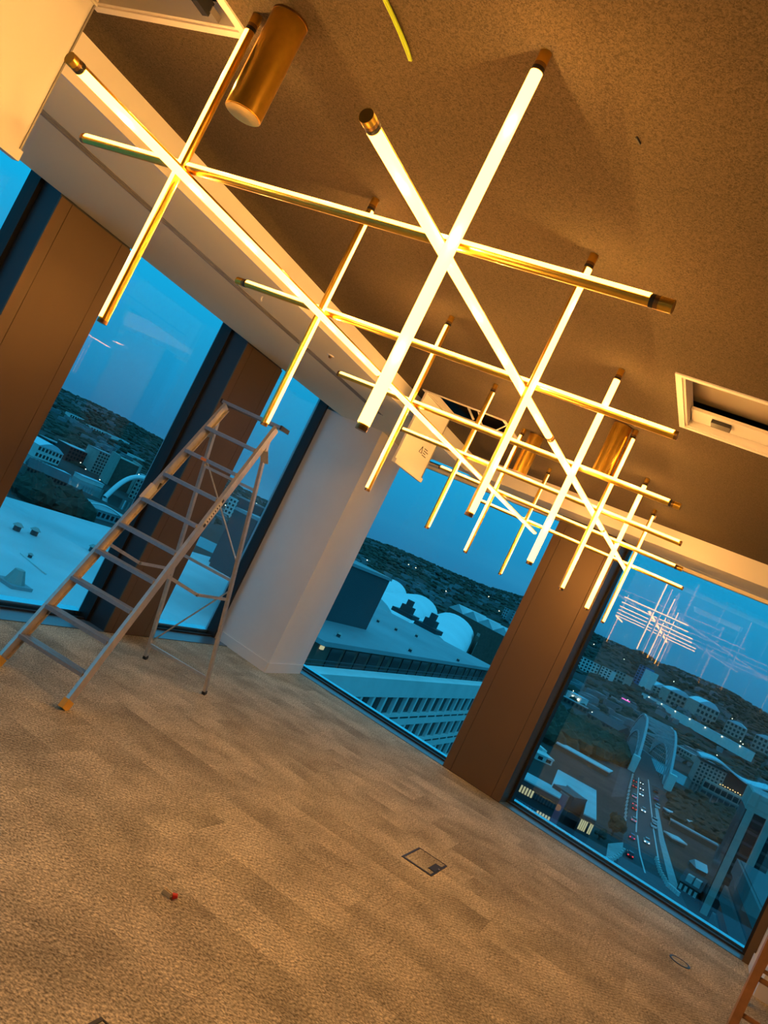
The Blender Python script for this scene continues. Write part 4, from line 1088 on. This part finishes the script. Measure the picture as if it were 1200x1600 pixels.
def vent_unit(p, lab, s=1.0, group='small roof vents'):
    t = thing('roof_vent', lab, 'roof vent', p, group=group)
    part('upstand', MB().cyl(p, p+Vector((0, 0, .5*s)), .35*s, 8), 'slab', t); part('cowl', MB().cyl(p+Vector((0, 0, .5*s)), p+Vector((0, 0, .8*s)), .55*s, 8, .2*s), 'grey', t)
for (px, py, _), lab in zip(RV, RL): vent_unit(onz(px, py, -7.2), lab, .55)

# ---- white barrel-vaulted station roofs beyond
vt = thing('vaulted_station', 'station with three bright white barrel-vaulted roofs beyond the grey roof', 'building', rng(670, 960, 330))
VA, VB = rng(594, 908, 385), rng(738, 1000, 310); VA.z = VB.z
vu = Vector((VB.x-VA.x, VB.y-VA.y, 0)); VW = vu.length; vu.normalize(); vn = Vector((-vu.y, vu.x, 0))
vn = Vector((-VB.x, -VB.y, 0)); vn.normalize()          # towards the viewer
zb = VB.z+.5
for j_ in range(3):
    mb = MB(); k = 12; vs_ = []; w_ = VW/3
    for e_ in (0.0, 150.0):
        for i_ in range(k+1):
            ang = math.pi*i_/k; q = VA+vu*(w_*j_+w_*.5-w_*.5*math.cos(ang))+vn*e_
            vs_.append((q.x, q.y, zb+w_*.17*math.sin(ang)))
    fs_ = [(i_, i_+1, k+2+i_, k+1+i_) for i_ in range(k)]+[tuple(range(k, -1, -1)), tuple(range(k+1, 2*k+2))]
    mb.add(vs_, fs_); part('vault', mb, 'vault', vt, True)
    mb = MB(); q = VA+vu*(w_*j_); q2 = VA+vu*(w_*(j_+1))
    mb.prism([q[:2], q2[:2], (q2+vn*150)[:2], (q+vn*150)[:2]], GZ, zb); part('hall', mb, 'brick', vt)
ga = VB+vu*1.0; g2 = ga+vn*26
part('end_gable', MB().prism([ga[:2], (ga+vu*2)[:2], (g2+vu*2)[:2], g2[:2]], GZ, zb+3), 'brick', vt)
for i_ in range(3):
    q = ga+vn*(4+8*i_)+vu*2.1; inst('arched_window', unit('stone'), vt, (q.x, q.y, zb-3), (0, 0, math.atan2(vn.y, vn.x)), (4, .4, 6))
# sawtooth shed and teal blocks
SA, SB = rng(699, 953, 560), rng(795, 998, 520); zS = SB.z
su = Vector((SB.x-SA.x, SB.y-SA.y, 0)); SW = su.length; su.normalize(); sn = Vector((-su.y, su.x, 0))
if sn.dot(SA) < 0: sn = -sn
sw = thing('sawtooth_shed', 'long shed with a pale zigzag roof behind the vaulted station', 'building', SA)
part('wall', MB().prism([SA[:2], SB[:2], (SB+sn*30)[:2], (SA+sn*30)[:2]], GZ, zS), 'brick', sw)
for j_ in range(4):
    a = SA+su*(SW*j_/4); b = SA+su*(SW*(j_+1)/4); m = (a+b)/2
    mb = MB().add([(*a[:2], zS), (*b[:2], zS), (*m[:2], zS+5), (*(a+sn*30)[:2], zS), (*(b+sn*30)[:2], zS), (*(m+sn*30)[:2], zS+5)], [(0,1,2), (5,4,3), (0,2,5,3), (1,4,5,2), (0,3,4,1)])
    part('roof_bay', mb, 'roofpale', sw)
for i_, (a, b, lab) in enumerate([((782, 964), (789, 968), 'leftmost of three teal-grey flats beside the bronze column'), ((792, 968), (798, 972), 'middle one of three teal-grey flats beside the bronze column'), ((803, 974), (809, 977), 'rightmost of three teal-grey flats beside the bronze column')]):
    block('flats', lab, a, b, 17, 8, 'steel', 'roofgrey', (2, 4))

# ================================================================== OUTSIDE: BEYOND THE LEFT WINDOWS
pr = thing('flat_roof_block', 'low neighbour with a large pale flat roof below the left windows', 'building', (40, 48, GZ))
PRP = [(-25, 33), (53, 33), (97, 60.8), (97, 63), (-25, 63)]
part('wall', MB().prism([(-25, 33.2), (53, 33.2), (96, 60.5), (96, 62.5), (-25, 62.5)], GZ, -10.2), 'conc', pr)
part('roof', MB().prism(PRP, -10.2, -10), 'roofpale', pr)
part('parapet', MB().box((-25, 32.4, -10.9), (53, 33.0, -9.9)), 'roofdark', pr)
part('gutter', MB().box((-25, 29.5, -12), (53, 32.4, -10.9)), 'roofpale', pr)
VL = [(25, 829, 1.2), (52, 836, 1.2), (143, 862, 1.2), (46, 871, .6), (182, 874, .8)]
VLL = ['leftmost forked vent on the pale flat roof', 'second forked vent on the pale flat roof', 'vent near the stepladder on the pale flat roof', 'tiny lone dome on the pale flat roof', 'small vent behind the stepladder stile']
for (px, py, s), lab in zip(VL, VLL): vent_unit(onz(px, py, -10), lab, s*.7, 'vents on the pale roof')
p = onz(20, 914, -10); t = thing('roof_hatch', 'grey hooded roof unit near the edge of the pale roof', 'roof unit', p)
part('curb', MB().box((p.x-.8, p.y-.8, -10), (p.x+.8, p.y+.8, -9.8)), 'roofgrey', t); part('hood', MB().cyl(p, p+Vector((0, 0, 1.0)), .7, 8, .3), 'grey', t)
p, q = onz(32, 864, -9.95), onz(72, 897, -9.95)
solo('roof_pipe', MB().cyl(p, q, .05, 6), 'conc', tuple(p), 'thin white pipe lying across the pale flat roof', 'pipe')
for (px, py, lab) in ((405, 852, 'roof vent seen between the ladder legs, upper'), (398, 905, 'wide roof vent seen between the ladder legs'), (390, 935, 'small dome vent low between the ladder legs')):
    vent_unit(onz(px, py, -10), lab, .7, 'vents seen through the ladder')
tw = thing('stair_tower', 'dark slab tower rising from the pale roof behind the ladder', 'building', onz(350, 887, -10))
a, b = onz(340, 885, -10), onz(364, 892, -10); zt = up_z((340, 885), 112, math.hypot(a.x, a.y))
uu = Vector((b.x-a.x, b.y-a.y, 0)); vv = Vector((-uu.y, uu.x, 0)).normalized()
if vv.dot(a) < 0: vv = -vv
part('wall', MB().prism([a[:2], b[:2], (b+vv*1.6)[:2], (a+vv*1.6)[:2]], -10, zt), 'slab', tw)
part('coping', MB().prism([(a-vv*.1)[:2], (b-vv*.1)[:2], (b+vv*1.7)[:2], (a+vv*1.7)[:2]], zt, zt+.2), 'roofgrey', tw)
block('car_park', 'pale grid-fronted car park seen between the ladder legs', (346, 806), (378, 822), 32, 20, 'conc', 'roofpale', (6, 5))
block('apartment_block', 'low pale terrace seen left of the ladder rear leg', (345, 778), (366, 788), 9, 12, 'conc', 'roofgrey', (6, 1))
block('concert_hall', 'white hall with arched windows and curved roof by the near bronze column', (52, 714), (90, 728), 21, 20, 'conc', 'cyanroof', (7, 2), arch=True)
block('warehouse', 'long dark red brick block behind the white hall', (72, 700), (112, 716), 13, 16, 'redbrick', 'roofgrey', (8, 2))
block('apartment_block', 'dark brick apartment block with pale roof line right of the white hall', (100, 719), (138, 734), 24, 18, 'redbrick', 'roofpale', (8, 4))
block('apartment_block', 'tall balconied apartment block left of the flour mill', (140, 737), (166, 747), 36, 16, 'stone', 'roofgrey', (6, 7))
t, A, u, nn, w, zt = block('flour_mill', 'tall brown brick mill with pale corner towers by the white arch', (167, 757), (197, 770), 46, 24, 'brick', 'stone')
for f in (-.12, 1.0):
    part('corner_tower', MB().prism([(A+u*w*f-nn*1)[:2], (A+u*w*(f+.12)-nn*1)[:2], (A+u*w*(f+.12)+nn*24)[:2], (A+u*w*f+nn*24)[:2]], A.z-3, zt+2), 'stone', t)
block('office_block', 'grey-green office block right of the brick mill', (200, 777), (228, 790), 40, 20, 'stone', 'roofgrey', (5, 6))
block('quay_terrace', 'long brick quayside terrace below the white hall', (36, 744), (98, 770), 17, 14, 'brick', 'roofdark', (12, 2), pitched=True)
block('moored_boat', 'long pale boat moored on the dark river', (60, 728), (108, 746), 4, 8, 'conc', 'cyanroof', None, cat='boat')
block('moored_boat', 'pale covered boat moored nearer the mill', (126, 750), (160, 763), 6, 10, 'conc', 'cyanroof', None, cat='boat')
t, A, u, nn, w, zt = block('glass_hall', 'low glazed hall with a bright curved roof edge beyond the pale roof', (118, 800), (202, 826), 14, 24, 'steel', 'roofgrey', (12, 1))
part('curved_edge', MB().tube([A+u*(w*k/12)-nn*.4+Vector((0, 0, zt-A.z+.6+2.6*math.sin(math.pi*min(1, k/9)))) for k in range(13)], .5, 6), 'vault', t)
block('terrace_block', 'bright white terrace high on the left hillside', (108, 652), (129, 661), 6, 10, 'conc', 'cyanroof', (6, 1))
block('terrace_block', 'pale terrace in the middle of the left hillside', (140, 672), (172, 685), 6, 10, 'conc', 'roofpale', (8, 1))
block('terrace_block', 'pale low mall on the left hillside above the mill', (180, 690), (200, 698), 6, 16, 'conc', 'cyanroof', None)
block('terrace_block', 'long pale shed on the left hillside near the mullion', (200, 714), (224, 725), 5, 16, 'conc', 'roofpale', None)
# white footbridge arch
r_ = math.hypot(*gt(166, 778)[:2]); pa = rng(164, 777, r_)
ap = []
for k in range(25):
    f = k/24; px = 164+(300-164)*f; base = 777+(px-164)*.4826
    ap.append(rng(164+(290-164)*f, 777+(290-164)*f*.4826-64*math.sin(math.pi*f)*.92, r_+40*f))
fb = thing('footbridge', 'slender white arched footbridge over the river', 'bridge', pa)
part('arch', MB().tube(ap, 1.7, 8), 'vault', fb, True)
part('deck', MB().tube([ap[0]+Vector((0, 0, -2)), (ap[0]+ap[-1])/2+Vector((0, 0, -1)), ap[-1]+Vector((0, 0, -2))], 1.2, 6), 'steel', fb)
wb_ = MB(); rnd = random.Random(33)
for _ in range(60):
    px = rnd.choice((rnd.uniform(28, 62), rnd.uniform(98, 124), rnd.uniform(40, 120))); py = 770+(px-30)*.42+rnd.uniform(-14, 10)
    p = gt(px, py); blob(wb_, p.x, p.y, p.z-1, rnd.uniform(4, 7), rnd.uniform(7, 12), rnd)
solo('tree_belt', wb_, 'leafd', tuple(gt(90, 790)), 'dark quayside trees just beyond the pale roof', 'trees', kind='stuff')
# river
rv = MB(); vs_ = []
for k in range(9):
    az = -8+k*7.5; r0 = 545+20*math.sin(k*.9); r1 = r0+75
    for r in (r0, r1): vs_.append((r*math.cos(math.radians(az)), r*math.sin(math.radians(az)), GZ+.04))
rv.add(vs_, [(2*i_, 2*i_+1, 2*i_+3, 2*i_+2) for i_ in range(8)])
MT['water'] = mat('river_water', (.02, .03, .035), .12, 0, .6)
solo('river', rv, 'water', vs_[0], 'dark river winding below the bridges', 'river', kind='structure')
